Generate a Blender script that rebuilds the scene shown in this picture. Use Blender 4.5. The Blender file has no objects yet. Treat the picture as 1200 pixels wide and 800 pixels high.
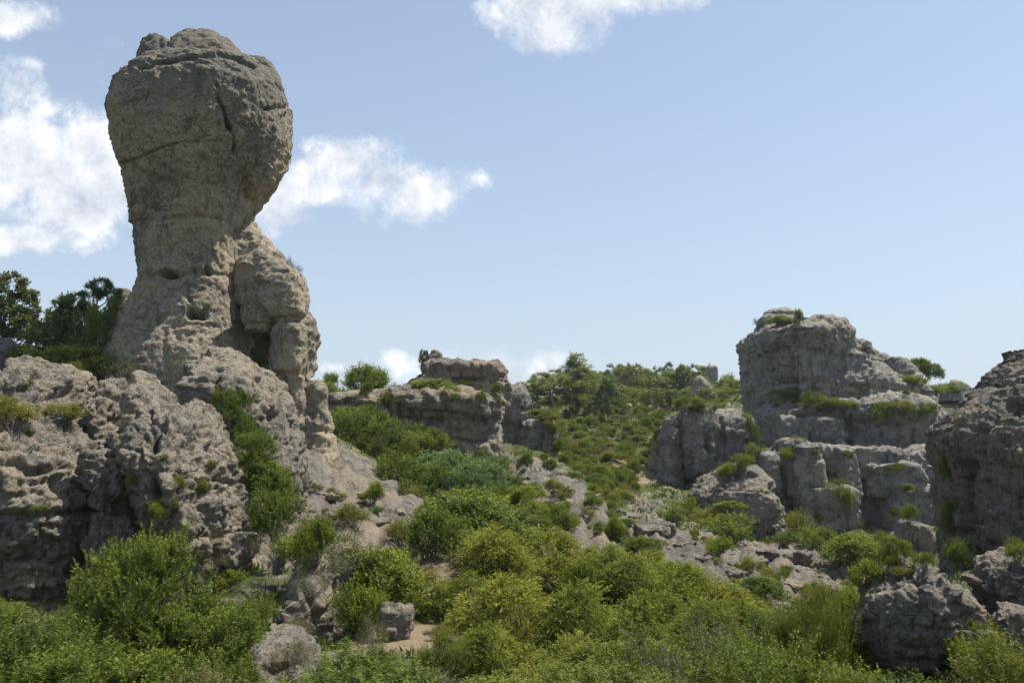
import bpy, bmesh, math, random
import numpy as np
from mathutils import Vector, Matrix

S = bpy.context.scene
COL = S.collection
rnd = random.Random(7)
F32 = np.float32

# ------------------------------------------------------------------ camera
CAMZ = 6.0
FPX = 28.0 / 36.0 * 1200.0            # focal length in photograph pixels
PITCH = math.atan(100.0 / FPX)        # horizon sits at row 500 of 800
cam = bpy.data.cameras.new('camera')
cam.lens = 28.0
cam.sensor_width = 36.0
cam.clip_start = 0.1
cam.clip_end = 9000.0
cam_ob = bpy.data.objects.new('camera', cam)
COL.objects.link(cam_ob)
cam_ob.location = (0, 0, CAMZ)
cam_ob.rotation_euler = (math.pi / 2 + PITCH, 0, 0)
S.camera = cam_ob
CP, SP = math.cos(PITCH), math.sin(PITCH)


def P(px, py, d):
    """world point seen at photograph pixel (px, py), d metres ahead (world y)"""
    u, v = (px - 600.0) / FPX, (400.0 - py) / FPX
    y = CP - v * SP
    z = SP + v * CP
    k = d / y
    return Vector((u * k, d, CAMZ + z * k))


def ray(px, py):
    return (P(px, py, 10.0) - Vector((0, 0, CAMZ))).normalized()


def proj(co):
    x, y, z = co[:, 0], co[:, 1], co[:, 2] - CAMZ
    dep = y * CP + z * SP
    up = -y * SP + z * CP
    dep = np.maximum(dep, 0.1)
    return 600 + FPX * x / dep, 400 - FPX * up / dep


# ------------------------------------------------------------------ light
SUN_EL, SUN_AZ = math.radians(63), math.radians(70)     # azimuth: right of straight ahead
sd = Vector((math.cos(SUN_EL) * math.sin(SUN_AZ), math.cos(SUN_EL) * math.cos(SUN_AZ), math.sin(SUN_EL)))
sun = bpy.data.lights.new('sun', 'SUN')
sun.energy = 4.6
sun.angle = math.radians(0.5)
sun.color = (1.0, 0.95, 0.86)
sun_ob = bpy.data.objects.new('sun', sun)
COL.objects.link(sun_ob)
sun_ob.rotation_euler = sd.to_track_quat('Z', 'Y').to_euler()
S.view_settings.view_transform = 'Standard'
S.view_settings.look = 'None'
S.view_settings.gamma = 1.0
S.view_settings.exposure = 0.72
S.cycles.max_bounces = 6
S.cycles.diffuse_bounces = 3
S.cycles.transmission_bounces = 4
S.cycles.transparent_max_bounces = 4
S.cycles.volume_bounces = 0

# ------------------------------------------------------------------ sky with clouds (world)
W = bpy.data.worlds.new('World')
S.world = W
W.use_nodes = True
nt = W.node_tree
for n in list(nt.nodes):
    nt.nodes.remove(n)


class NB:
    """small node builder"""

    def __init__(self, tree):
        self.t = tree

    def n(self, kind, **kw):
        nd = self.t.nodes.new(kind)
        for k, v in kw.items():
            if k.startswith('i_'):
                nd.inputs[k[2:].replace('_', ' ')].default_value = v
            else:
                setattr(nd, k, v)
        return nd

    def l(self, a, b):
        self.t.links.new(a, b)

    def _in(self, nd, i, v):
        if isinstance(v, bpy.types.NodeSocket):
            self.l(v, nd.inputs[i])
        elif v is not None:
            nd.inputs[i].default_value = v

    def m(self, op, a, b=None, c=None, clamp=False):
        nd = self.t.nodes.new('ShaderNodeMath')
        nd.operation = op
        nd.use_clamp = clamp
        self._in(nd, 0, a)
        if b is not None:
            self._in(nd, 1, b)
        if c is not None:
            self._in(nd, 2, c)
        return nd.outputs[0]

    def v(self, op, a, b=None):
        nd = self.t.nodes.new('ShaderNodeVectorMath')
        nd.operation = op
        self._in(nd, 0, a)
        if b is not None:
            self._in(nd, 1, b)
        return nd.outputs[0]

    def mr(self, v, a, b, c=0.0, d=1.0, smooth=False):
        nd = self.t.nodes.new('ShaderNodeMapRange')
        nd.interpolation_type = 'SMOOTHSTEP' if smooth else 'LINEAR'
        self._in(nd, 0, v)
        for i, x in enumerate((a, b, c, d)):
            self._in(nd, i + 1, x)
        return nd.outputs[0]

    def mix(self, f, a, b, mode='MIX'):
        nd = self.t.nodes.new('ShaderNodeMix')
        nd.data_type = 'RGBA'
        nd.blend_type = mode
        self._in(nd, 0, f)
        for i, x in ((6, a), (7, b)):
            if isinstance(x, bpy.types.NodeSocket):
                self.l(x, nd.inputs[i])
            else:
                nd.inputs[i].default_value = (x[0], x[1], x[2], 1.0)
        return nd.outputs[2]

    def noise(self, vec, scale, detail=4.0, rough=0.5, dist=0.0):
        nd = self.t.nodes.new('ShaderNodeTexNoise')
        self._in(nd, 'Vector', vec)
        nd.inputs['Scale'].default_value = scale
        nd.inputs['Detail'].default_value = detail
        nd.inputs['Roughness'].default_value = rough
        nd.inputs['Distortion'].default_value = dist
        return nd.outputs[0]


B = NB(nt)
sky = B.n('ShaderNodeTexSky', sky_type='NISHITA')
sky.sun_disc = False
sky.sun_elevation = SUN_EL
sky.sun_rotation = SUN_AZ
sky.altitude = 200.0
sky.air_density = 1.25
sky.dust_density = 0.7
sky.ozone_density = 1.3
tc = B.n('ShaderNodeTexCoord')
dirv = tc.outputs['Generated']
sep = B.n('ShaderNodeSeparateXYZ')
B.l(dirv, sep.inputs[0])
DX, DY, DZ = sep.outputs
ysafe = B.m('MAXIMUM', DY, 0.05)
U = B.m('DIVIDE', DX, ysafe)
V = B.m('DIVIDE', DZ, ysafe)
# every cloud of the photograph: centre and half size in photograph pixels, turned into directions
CLOUDS = [(30, 185, 135, 92, 1.05), (95, 235, 85, 62, 1.05), (110, 180, 60, 50, .85), (60, 130, 70, 40, .8), (15, 280, 110, 24, .9), (20, 110, 60, 42, .85),
          (14, 22, 56, 27, 1.0), (404, 190, 60, 42, 1.05), (375, 222, 46, 22, .9), (490, 224, 56, 36, 1.1), (445, 214, 44, 32, .95),
          (322, 236, 44, 34, .72), (566, 208, 26, 16, .42), (640, 10, 72, 32, 1.0), (652, 38, 42, 24, .95), (725, -2, 80, 16, .85),
          (490, 427, 58, 18, .58), (650, 424, 38, 15, .48), (388, 432, 34, 12, .5), (40, 75, 26, 14, .4), (135, 50, 14, 8, .2)]
msk = None
low = None
for (cx, cy, rx, ry, wgt) in CLOUDS:
    c = P(cx, cy, 1.0)
    a, b = rx * 1.22 / FPX, ry * 1.18 / FPX
    ex = B.m('DIVIDE', B.m('SUBTRACT', U, c.x), a)
    ey = B.m('DIVIDE', B.m('SUBTRACT', V, c.z - CAMZ), b)
    r2 = B.m('ADD', B.m('MULTIPLY', ex, ex), B.m('MULTIPLY', ey, ey))
    e = B.m('MULTIPLY', B.m('SUBTRACT', 1.0, B.m('SQRT', r2)), wgt)
    e = B.m('MAXIMUM', e, -1.0)
    msk = e if msk is None else B.m('SMOOTH_MAX', msk, e, 0.25)
front = B.mr(DY, 0.1, 0.3)
far = B.noise(dirv, 2.3, 3.0, 0.5)
gen = B.mr(far, 0.5, 0.8, -0.9, 0.7)
side = B.m('MAXIMUM', B.mr(B.m('ABSOLUTE', U), 0.85, 1.1), B.m('SUBTRACT', 1.0, front))
side = B.m('MAXIMUM', side, B.mr(V, 0.75, 0.95))
msk = B.m('ADD', B.m('MULTIPLY', msk, B.m('SUBTRACT', 1.0, side)), B.m('MULTIPLY', gen, side))
n1 = B.noise(dirv, 12.0, 12.0, 0.64, 0.15)
n2 = B.noise(dirv, 5.0, 5.0, 0.55)
nsum = B.m('ADD', B.m('MULTIPLY', B.m('SUBTRACT', n1, 0.5), 2.6), B.m('MULTIPLY', B.m('SUBTRACT', n2, 0.5), 1.2))
dens = B.m('ADD', msk, nsum)
alpha = B.mr(dens, -0.04, B.mr(n2, 0.35, 0.65, 0.42, 1.0), 0.0, 0.94, True)
# shading inside the cloud: sample the same puffs a little nearer the sun; thick parts turn grey
upv = B.v('ADD', dirv, (0.012, 0.0, 0.022))
n1b = B.noise(upv, 12.0, 12.0, 0.64, 0.15)
lit = B.m('ADD', 0.55, B.m('MULTIPLY', B.m('SUBTRACT', n1, n1b), 3.2), None, True)
lit = B.m('ADD', lit, B.m('MULTIPLY', B.mr(dens, 0.3, 1.3, 0.18, -0.22), 1.0), None, True)
ccol = B.mix(lit, (3.7, 4.1, 4.9), (7.6, 7.7, 7.8))
hs = B.n('ShaderNodeHueSaturation')
hs.inputs['Saturation'].default_value = 0.86
B.l(sky.outputs[0], hs.inputs['Color'])
hz = B.m('MULTIPLY', B.m('POWER', 2.718, B.m('MULTIPLY', B.m('MAXIMUM', DZ, 0.0), -2.6)), 0.85)
skyb = B.mix(hz, hs.outputs[0], (3.7, 4.5, 5.7))
skyc = B.mix(alpha, skyb, ccol)
bg = B.n('ShaderNodeBackground')
B.l(skyc, bg.inputs[0])
bg.inputs[1].default_value = 0.09
wo = B.n('ShaderNodeOutputWorld')
B.l(bg.outputs[0], wo.inputs[0])

# ------------------------------------------------------------------ numpy noise
_rs = np.random.RandomState(11)
_perm = _rs.permutation(256).astype(np.int32)
_perm2 = np.concatenate([_perm, _perm, _perm])
_g = _rs.normal(size=(256, 3)).astype(F32)
_g /= np.linalg.norm(_g, axis=1)[:, None]
_cell = _rs.rand(256, 3).astype(F32)


def perlin(p):
    p = np.asarray(p, F32)
    i = np.floor(p).astype(np.int32)
    f = p - i
    u = f * f * f * (f * (f * 6 - 15) + 10)
    ix, iy, iz = i[:, 0] & 255, i[:, 1] & 255, i[:, 2] & 255
    out = np.zeros(len(p), F32)
    for dx in (0, 1):
        a = _perm2[(ix + dx) & 255]
        wx = u[:, 0] if dx else 1 - u[:, 0]
        for dy in (0, 1):
            b = _perm2[a + ((iy + dy) & 255)]
            wy = u[:, 1] if dy else 1 - u[:, 1]
            for dz in (0, 1):
                g = _g[_perm2[b + ((iz + dz) & 255)]]
                wz = u[:, 2] if dz else 1 - u[:, 2]
                out += wx * wy * wz * (g[:, 0] * (f[:, 0] - dx) + g[:, 1] * (f[:, 1] - dy) + g[:, 2] * (f[:, 2] - dz))
    return out * 1.5


def fbm(p, octv=3, gain=0.5):
    s, a = 0.0, 1.0
    q = np.asarray(p, F32)
    for k in range(octv):
        s = s + a * perlin(q + 17.3 * k)
        a *= gain
        q = q * 2.03
    return s


def billow(p, octv=3, gain=0.5):
    s, a = 0.0, 1.0
    q = np.asarray(p, F32)
    for k in range(octv):
        s = s + a * (np.abs(perlin(q + 31.7 * k)) - 0.28)
        a *= gain
        q = q * 2.07
    return s


def worley(p):
    p = np.asarray(p, F32)
    i = np.floor(p).astype(np.int32)
    f1 = np.full(len(p), 9.0, F32)
    f2 = np.full(len(p), 9.0, F32)
    for dx in (-1, 0, 1):
        a = _perm2[(i[:, 0] + dx) & 255]
        for dy in (-1, 0, 1):
            b = _perm2[a + ((i[:, 1] + dy) & 255)]
            for dz in (-1, 0, 1):
                c = _cell[_perm2[b + ((i[:, 2] + dz) & 255)]]
                q = c + i + np.array([dx, dy, dz], F32) - p
                d = (q * q).sum(1)
                f2 = np.minimum(f2, np.maximum(f1, d))
                f1 = np.minimum(f1, d)
    return np.sqrt(f1), np.sqrt(f2)


def facets(p):
    """broken faces: every Worley cell is a plane tilted its own way"""
    p = np.asarray(p, F32)
    i = np.floor(p).astype(np.int32)
    f1 = np.full(len(p), 9.0, F32)
    val = np.zeros(len(p), F32)
    for dx in (-1, 0, 1):
        a = _perm2[(i[:, 0] + dx) & 255]
        for dy in (-1, 0, 1):
            b = _perm2[a + ((i[:, 1] + dy) & 255)]
            for dz in (-1, 0, 1):
                h = _perm2[b + ((i[:, 2] + dz) & 255)]
                q = _cell[h] + i + np.array([dx, dy, dz], F32) - p
                d = (q * q).sum(1)
                v = (q * _g[h]).sum(1) + (_cell[h, 1] - .5) * .7
                m = d < f1
                val = np.where(m, v, val)
                f1 = np.where(m, d, f1)
    return val


def beds(p, hz, wx, rot, grv):
    """rock broken by bedding planes and upright joints: step value per block, groove depth at its edges"""
    x = p[:, 0] * math.cos(rot) + p[:, 1] * math.sin(rot)
    y = -p[:, 0] * math.sin(rot) + p[:, 1] * math.cos(rot)
    z = p[:, 2] / hz + 0.22 * perlin(p / (2.2 * hz)) + 0.06 * p[:, 0] / hz
    L = np.floor(z).astype(np.int32) & 255
    fz = z - np.floor(z)
    wb = 0.18 * perlin(p / (0.8 * wx) + 60)
    u = x / wx + _cell[L, 0] * 7 + wb
    v = y / wx + _cell[L, 1] * 7 + wb
    iu, iv = np.floor(u).astype(np.int32), np.floor(v).astype(np.int32)
    h = _perm2[(_perm2[(L + iu) & 255] + iv) & 255]
    fu, fv = u - np.floor(u), v - np.floor(v)
    dz = np.minimum(fz, 1 - fz) * hz
    du = np.minimum(np.minimum(fu, 1 - fu), np.minimum(fv, 1 - fv)) * wx
    m1 = np.clip(0.5 + 1.5 * perlin(p / (1.7 * wx) + 15), 0, 1)
    m2 = np.clip(0.2 + 1.8 * perlin(p / (1.3 * wx) + 35), 0, 1)
    g = np.maximum(np.exp(-(dz / grv) ** 2) * m1, np.exp(-(du / grv) ** 2) * m2)
    return _cell[h, 2] - 0.5, g


# ------------------------------------------------------------------ materials
def new_mat(name):
    m = bpy.data.materials.new(name)
    m.use_nodes = True
    t = m.node_tree
    for n in list(t.nodes):
        t.nodes.remove(n)
    b = NB(t)
    out = b.n('ShaderNodeOutputMaterial')
    return m, b, out


def rock_nodes(b, pos, grey, warm, dark, pale, warm_amt=0.5, dark_amt=0.5, orange=0.25, fs=1.0):
    """procedural limestone colour and relief; returns colour, height"""
    nA = b.noise(pos, 0.28 * fs, 6, 0.6, 0.4)
    nB = b.noise(pos, 1.7 * fs, 9, 0.68, 0.3)
    nC = b.noise(pos, 9.0 * fs, 6, 0.7)
    nD = b.noise(b.v('MULTIPLY', pos, (1, 1, 0.14)), 2.2 * fs, 8, 0.7)      # rain streaks
    f1 = b.mr(b.m('ADD', nA, b.m('MULTIPLY', b.m('SUBTRACT', nB, 0.5), 0.5)), 0.62 - 0.3 * warm_amt, 0.82 - 0.3 * warm_amt, 0, 1, True)
    c = b.mix(f1, grey, warm)
    f2 = b.mr(b.m('ADD', nB, b.m('MULTIPLY', b.m('SUBTRACT', nD, 0.5), 1.15)), 0.66 - 0.2 * dark_amt, 0.80 - 0.2 * dark_amt, 0, 0.85, True)
    c = b.mix(f2, c, dark)
    nE = b.noise(b.v('ADD', pos, (31, 7, 3)), 2.6 * fs, 8, 0.7)
    c = b.mix(b.mr(nE, 0.54, 0.68, 0, 0.75, True), c, pale)
    nF = b.noise(b.v('ADD', pos, (3, 57, 13)), 0.55 * fs, 7, 0.6)
    c = b.mix(b.mr(nF, 0.60, 0.74, 0, orange, True), c, (0.34, 0.20, 0.10))
    nG = b.noise(b.v('ADD', pos, (77, 5, 29)), 3.6 * fs, 12, 0.78, 0.6)
    sel = b.m('ADD', nG, b.m('MULTIPLY', b.m('SUBTRACT', nA, 0.5), 0.55))
    c = b.mix(b.mr(sel, 0.38, 0.53, 0.8, 0.0, True), c, dark)
    c = b.mix(b.mr(sel, 0.57, 0.70, 0.0, 0.55, True), c, pale)
    nH = b.noise(pos, 17.0 * fs, 4, 0.8)
    grain = b.mr(nH, 0.32, 0.68, 0.55, 1.38)
    gx_ = b.n('ShaderNodeCombineXYZ')
    for i_ in range(3):
        b.l(grain, gx_.inputs[i_])
    c = b.mix(1.0, c, gx_.outputs[0], 'MULTIPLY')
    vo = b.n('ShaderNodeTexVoronoi')
    b.l(pos, vo.inputs['Vector'])
    vo.inputs['Scale'].default_value = 5.5 * fs
    pit = b.mr(vo.outputs['Distance'], 0.05, 0.35)
    h = b.m('ADD', b.m('MULTIPLY', nC, 0.5), b.m('ADD', b.m('MULTIPLY', nB, 0.8), b.m('ADD', b.m('MULTIPLY', nG, 0.8), b.m('MULTIPLY', nH, 0.3))))
    h = b.m('ADD', h, b.m('MULTIPLY', pit, 0.18))
    return c, h


def rock_mat(name, grey, warm, dark, pale, fs=1.0, bump=0.12, top=None, **kw):
    m, b, out = new_mat(name)
    geo = b.n('ShaderNodeNewGeometry')
    c, h = rock_nodes(b, geo.outputs['Position'], grey, warm, dark, pale, fs=fs, **kw)
    if top:            # grey lichen crust on the weathered upper part, running down in streaks
        sp = b.n('ShaderNodeSeparateXYZ')
        b.l(geo.outputs['Position'], sp.inputs[0])
        ns = b.noise(b.v('MULTIPLY', geo.outputs['Position'], (1, 1, 0.12)), 0.9, 7, 0.65)
        zz = b.m('ADD', sp.outputs[2], b.m('MULTIPLY', b.m('SUBTRACT', ns, 0.5), 9.0))
        tx_ = b.mix(b.noise(geo.outputs['Position'], 3.0, 7, 0.7), (0.06, 0.062, 0.06), (0.24, 0.235, 0.21))
        c = b.mix(b.mr(zz, top[0], top[1], 0, 0.68, True), c, tx_)
    bs = b.n('ShaderNodeBsdfPrincipled')
    b.l(c, bs.inputs['Base Color'])
    bs.inputs['Roughness'].default_value = 0.95
    bs.inputs['Specular IOR Level'].default_value = 0.15
    bp = b.n('ShaderNodeBump')
    bp.inputs['Strength'].default_value = 0.9
    bp.inputs['Distance'].default_value = bump
    b.l(h, bp.inputs['Height'])
    b.l(bp.outputs[0], bs.inputs['Normal'])
    b.l(bs.outputs[0], out.inputs[0])
    return m


M = {}
M['pillar'] = rock_mat('pillar_limestone', (0.41, 0.358, 0.272), (0.46, 0.375, 0.255), (0.165, 0.145, 0.114), (0.53, 0.465, 0.36), warm_amt=0.6, dark_amt=0.38, orange=0.35, fs=0.8, bump=0.34, top=(18.5, 23.5))
M['crag'] = rock_mat('crag_limestone', (0.33, 0.298, 0.245), (0.385, 0.318, 0.225), (0.120, 0.111, 0.095), (0.48, 0.43, 0.35), warm_amt=0.6, dark_amt=0.62, orange=0.45, fs=1.5, bump=0.26)
M['slab'] = rock_mat('slab_limestone', (0.31, 0.275, 0.222), (0.35, 0.282, 0.195), (0.112, 0.102, 0.088), (0.41, 0.365, 0.295), warm_amt=0.5, dark_amt=0.55, orange=0.3, fs=0.7, bump=0.4)
M['cliff'] = rock_mat('cliff_limestone', (0.365, 0.34, 0.295), (0.40, 0.35, 0.275), (0.137, 0.130, 0.119), (0.47, 0.44, 0.38), warm_amt=0.4, dark_amt=0.62, orange=0.18, fs=0.6, bump=0.55)
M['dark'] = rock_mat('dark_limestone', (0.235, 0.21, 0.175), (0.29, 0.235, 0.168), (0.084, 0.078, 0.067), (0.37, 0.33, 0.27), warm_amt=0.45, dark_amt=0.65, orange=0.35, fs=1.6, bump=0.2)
M['brown'] = rock_mat('brown_limestone', (0.31, 0.277, 0.232), (0.37, 0.30, 0.212), (0.106, 0.097, 0.083), (0.47, 0.42, 0.345), warm_amt=0.5, dark_amt=0.62, orange=0.4, fs=1.9, bump=0.18)


def leaf_mat(name, c1, c2, c3=None, trans=0.26, dry=0.06):
    m, b, out = new_mat(name)
    geo = b.n('ShaderNodeNewGeometry')
    oi = b.n('ShaderNodeObjectInfo')
    r = geo.outputs['Random Per Island']
    c = b.mix(r, c1, c2)
    tf = b.n('ShaderNodeAttribute', attribute_name='tuft')
    c = b.mix(b.mr(tf.outputs['Fac'], 0.35, 1.0), c, c3 or c2)
    if dry > 0:
        c = b.mix(b.mr(r, 1.0 - dry, 1.0 - dry + 0.002), c, (0.17, 0.135, 0.075))
    hv = b.n('ShaderNodeHueSaturation')
    b.l(c, hv.inputs['Color'])
    b.l(b.mr(oi.outputs['Random'], 0, 1, 0.485, 0.515), hv.inputs['Hue'])
    b.l(b.mr(oi.outputs['Random'], 0, 1, 1.15, 0.82), hv.inputs['Value'])
    bs = b.n('ShaderNodeBsdfPrincipled')
    b.l(hv.outputs[0], bs.inputs['Base Color'])
    bs.inputs['Roughness'].default_value = 0.62
    bs.inputs['Specular IOR Level'].default_value = 0.25
    tr = b.n('ShaderNodeBsdfTranslucent')
    b.l(b.mix(1.0, hv.outputs[0], (1.6, 1.65, 0.7), 'MULTIPLY'), tr.inputs[0])
    mx = b.n('ShaderNodeMixShader')
    mx.inputs[0].default_value = trans
    b.l(bs.outputs[0], mx.inputs[1])
    b.l(tr.outputs[0], mx.inputs[2])
    b.l(mx.outputs[0], out.inputs[0])
    return m


M['juniper'] = leaf_mat('juniper_leaf', (0.034, 0.060, 0.008), (0.072, 0.110, 0.012), (0.185, 0.230, 0.028), dry=0.04)
M['feather'] = leaf_mat('feathery_leaf', (0.060, 0.082, 0.010), (0.142, 0.168, 0.021), (0.365, 0.372, 0.060), dry=0.05)
M['heath'] = leaf_mat('heath_leaf', (0.022, 0.040, 0.004), (0.050, 0.084, 0.007), (0.145, 0.190, 0.016), dry=0.04)
M['garrigue'] = leaf_mat('garrigue_leaf', (0.044, 0.070, 0.007), (0.094, 0.134, 0.012), (0.210, 0.250, 0.025), dry=0.04)
M['silver'] = leaf_mat('silvery_leaf', (0.085, 0.140, 0.052), (0.130, 0.195, 0.075), (0.180, 0.250, 0.100), dry=0.02)
M['pine'] = leaf_mat('pine_needle', (0.070, 0.095, 0.022), (0.130, 0.162, 0.038), (0.225, 0.250, 0.066), dry=0.04)
M['darkpine'] = leaf_mat('dark_needle', (0.026, 0.054, 0.016), (0.046, 0.086, 0.025), (0.080, 0.128, 0.036), dry=0.02)
M['oak'] = leaf_mat('oak_leaf', (0.044, 0.066, 0.019), (0.080, 0.105, 0.034), (0.140, 0.160, 0.058), dry=0.08)
M['yellow'] = leaf_mat('yellow_leaf', (0.060, 0.076, 0.007), (0.110, 0.125, 0.010), (0.210, 0.210, 0.020), dry=0.05)
M['dry'] = leaf_mat('dry_leaf', (0.075, 0.075, 0.034), (0.130, 0.118, 0.066), (0.110, 0.125, 0.035), dry=0.35)


def bark_mat(name, c1, c2):
    m, b, out = new_mat(name)
    geo = b.n('ShaderNodeNewGeometry')
    n = b.noise(b.v('MULTIPLY', geo.outputs['Position'], (1, 1, 0.25)), 22, 5, 0.65)
    bs = b.n('ShaderNodeBsdfPrincipled')
    b.l(b.mix(b.mr(n, 0.3, 0.7), c1, c2), bs.inputs['Base Color'])
    bs.inputs['Roughness'].default_value = 0.9
    bp = b.n('ShaderNodeBump')
    bp.inputs['Distance'].default_value = 0.02
    b.l(n, bp.inputs['Height'])
    b.l(bp.outputs[0], bs.inputs['Normal'])
    b.l(bs.outputs[0], out.inputs[0])
    return m


M['bark'] = bark_mat('bark', (0.055, 0.045, 0.036), (0.15, 0.125, 0.10))
M['twig'] = bark_mat('grey_twig', (0.12, 0.105, 0.09), (0.26, 0.235, 0.205))

# ground
gm, b, out = new_mat('ground_limestone_and_soil')
geo = b.n('ShaderNodeNewGeometry')
pos = geo.outputs['Position']
c, h = rock_nodes(b, pos, (0.165, 0.147, 0.120), (0.205, 0.166, 0.117), (0.060, 0.056, 0.050), (0.245, 0.216, 0.172), warm_amt=0.5, dark_amt=0.6, orange=0.2, fs=0.9)
at = b.n('ShaderNodeAttribute', attribute_name='rockiness')
rk = at.outputs['Fac']
soil = b.mix(b.noise(pos, 1.1, 6, 0.6), (0.19, 0.14, 0.086), (0.29, 0.225, 0.148))
grass = b.mix(b.noise(pos, 0.9, 6, 0.65), (0.036, 0.056, 0.012), (0.080, 0.092, 0.028))
gsel = b.mr(b.noise(b.v('ADD', pos, (9, 4, 0)), 0.35, 7, 0.65), 0.34, 0.43, 0, 1, True)
ba = b.n('ShaderNodeAttribute', attribute_name='bare')
gsel = b.m('MULTIPLY', gsel, b.m('SUBTRACT', 1.0, b.mr(ba.outputs['Fac'], .25, .55)))
soil = b.mix(gsel, soil, grass)
edge = b.m('ADD', rk, b.m('MULTIPLY', b.m('SUBTRACT', b.noise(pos, 1.3, 7, 0.65), 0.5), 0.9))
c = b.mix(b.mr(edge, 0.42, 0.56, 0, 1, True), soil, c)
bs = b.n('ShaderNodeBsdfPrincipled')
b.l(c, bs.inputs['Base Color'])
bs.inputs['Roughness'].default_value = 0.95
bs.inputs['Specular IOR Level'].default_value = 0.15
bp = b.n('ShaderNodeBump')
bp.inputs['Strength'].default_value = 0.8
bp.inputs['Distance'].default_value = 0.12
b.l(h, bp.inputs['Height'])
b.l(bp.outputs[0], bs.inputs['Normal'])
b.l(bs.outputs[0], out.inputs[0])
M['ground'] = gm


# ------------------------------------------------------------------ mesh helpers
def mesh_np(name, co, faces, mat, smooth=True):
    """faces: (n,3) or (n,4) int array"""
    me = bpy.data.meshes.new(name)
    co = np.ascontiguousarray(co, F32)
    faces = np.ascontiguousarray(faces, np.int32)
    k = faces.shape[1]
    me.vertices.add(len(co))
    me.vertices.foreach_set('co', co.ravel())
    me.loops.add(faces.size)
    me.loops.foreach_set('vertex_index', faces.ravel())
    me.polygons.add(len(faces))
    me.polygons.foreach_set('loop_start', np.arange(0, faces.size, k, dtype=np.int32))
    me.polygons.foreach_set('use_smooth', np.full(len(faces), smooth))
    me.update(calc_edges=True)
    me.materials.append(mat)
    return me


def link(name, me, parent=None, loc=None):
    o = bpy.data.objects.new(name, me)
    COL.objects.link(o)
    if parent is not None:
        o.parent = parent
    if loc is not None:
        o.location = loc
    return o


def tag(o, label=None, cat=None, group=None, kind=None):
    for k, v in (('label', label), ('category', cat), ('group', group), ('kind', kind)):
        if v:
            o[k] = v
    return o


def normals(me):
    a = np.empty(len(me.vertices) * 3, F32)
    me.vertex_normals.foreach_get('vector', a)
    return a.reshape(-1, 3)


def coords(me):
    a = np.empty(len(me.vertices) * 3, F32)
    me.vertices.foreach_get('co', a)
    return a.reshape(-1, 3)


# ------------------------------------------------------------------ terrain
# control points: (px, py, metres ahead, rockiness) of ground seen or implied in the photograph
G = [(-200, 860, 8, .3), (0, 850, 9, .2), (300, 840, 9.5, .5), (600, 850, 9, .1), (900, 850, 8.5, .1), (1200, 830, 9, .2), (1500, 820, 9, .2),
     (80, 770, 14, .4), (200, 770, 14, .4), (380, 760, 14.5, .7), (470, 765, 13.6, .15), (560, 775, 13.5, .2), (700, 800, 14, .1), (850, 790, 13.5, .1), (1000, 780, 13, .3), (1120, 770, 14, .5), (1300, 760, 14, .5),
     (60, 650, 22, .5), (60, 520, 26, .5), (-200, 600, 24, .5), (230, 690, 19.5, .5), (300, 670, 19, .3), (380, 690, 18.5, .4), (450, 690, 18.5, .2), (535, 664, 20.5, .0), (470, 720, 16, .2),
     (340, 630, 24, .6), (400, 630, 26, .8), (430, 600, 29, 1.), (380, 565, 31, 1.), (375, 530, 34, 1.), (420, 560, 35, 1.), (480, 590, 33, 1.), (510, 600, 33, .8),
     (60, 445, 34, .3), (-100, 440, 36, .3), (130, 452, 37, .4), (190, 455, 34, .5), (250, 470, 33, .6), (0, 430, 50, .3), (100, 425, 55, .3), (-300, 440, 60, .3),
     (440, 540, 46, .3), (500, 560, 43, .3), (560, 560, 44, .6), (600, 545, 48, .9), (590, 580, 38, 1.), (640, 560, 43, .9), (660, 590, 37, 1.), (700, 610, 34, 1.), (620, 620, 30, .6), (560, 640, 26, .3),
     (760, 625, 31, 1.), (800, 645, 28.5, 1.), (700, 660, 25, .3), (640, 700, 20, .1), (760, 700, 21, .1), (850, 700, 22.5, .3), (900, 740, 17.5, .2), (980, 740, 17, .3),
     (700, 560, 58, .4), (740, 580, 54, .4), (770, 605, 46, .4), (820, 615, 50, .4), (650, 530, 66, .5),
     (860, 632, 44, .8), (900, 640, 42, .9), (940, 640, 47, .8), (1000, 655, 50, .4), (880, 660, 34, .9), (930, 672, 31, 1.), (980, 680, 31, 1.), (1000, 705, 24, .9), (900, 700, 25, .6), (1060, 668, 40, .4), (1090, 670, 34, .4), (1130, 672, 24, .4), (1180, 668, 20, .5), (1300, 650, 24, .5),
     (640, 500, 84, .3), (700, 520, 76, .25), (740, 520, 74, .3), (680, 490, 98, .25), (740, 492, 98, .2), (780, 480, 112, .4), (820, 474, 112, .5), (850, 476, 106, .6), (640, 480, 108, .35), (600, 486, 100, .3),
     (640, 468, 150, .2), (700, 463, 160, .2), (770, 461, 160, .2), (860, 462, 150, .3), (560, 474, 120, .3), (420, 468, 82, .3), (470, 474, 74, .3), (390, 480, 68, .4),
     (950, 475, 120, .4), (1050, 462, 112, .4), (1110, 458, 112, .5), (1200, 462, 120, .4), (1400, 470, 120, .4), (900, 560, 74, .4), (1000, 560, 76, .4), (1090, 560, 78, .4)]
pts = []
for (px_, py_, d_, r_) in G:
    w_ = P(px_, py_, d_)
    pts.append((w_.x, w_.y, w_.z - CAMZ, r_))
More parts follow.
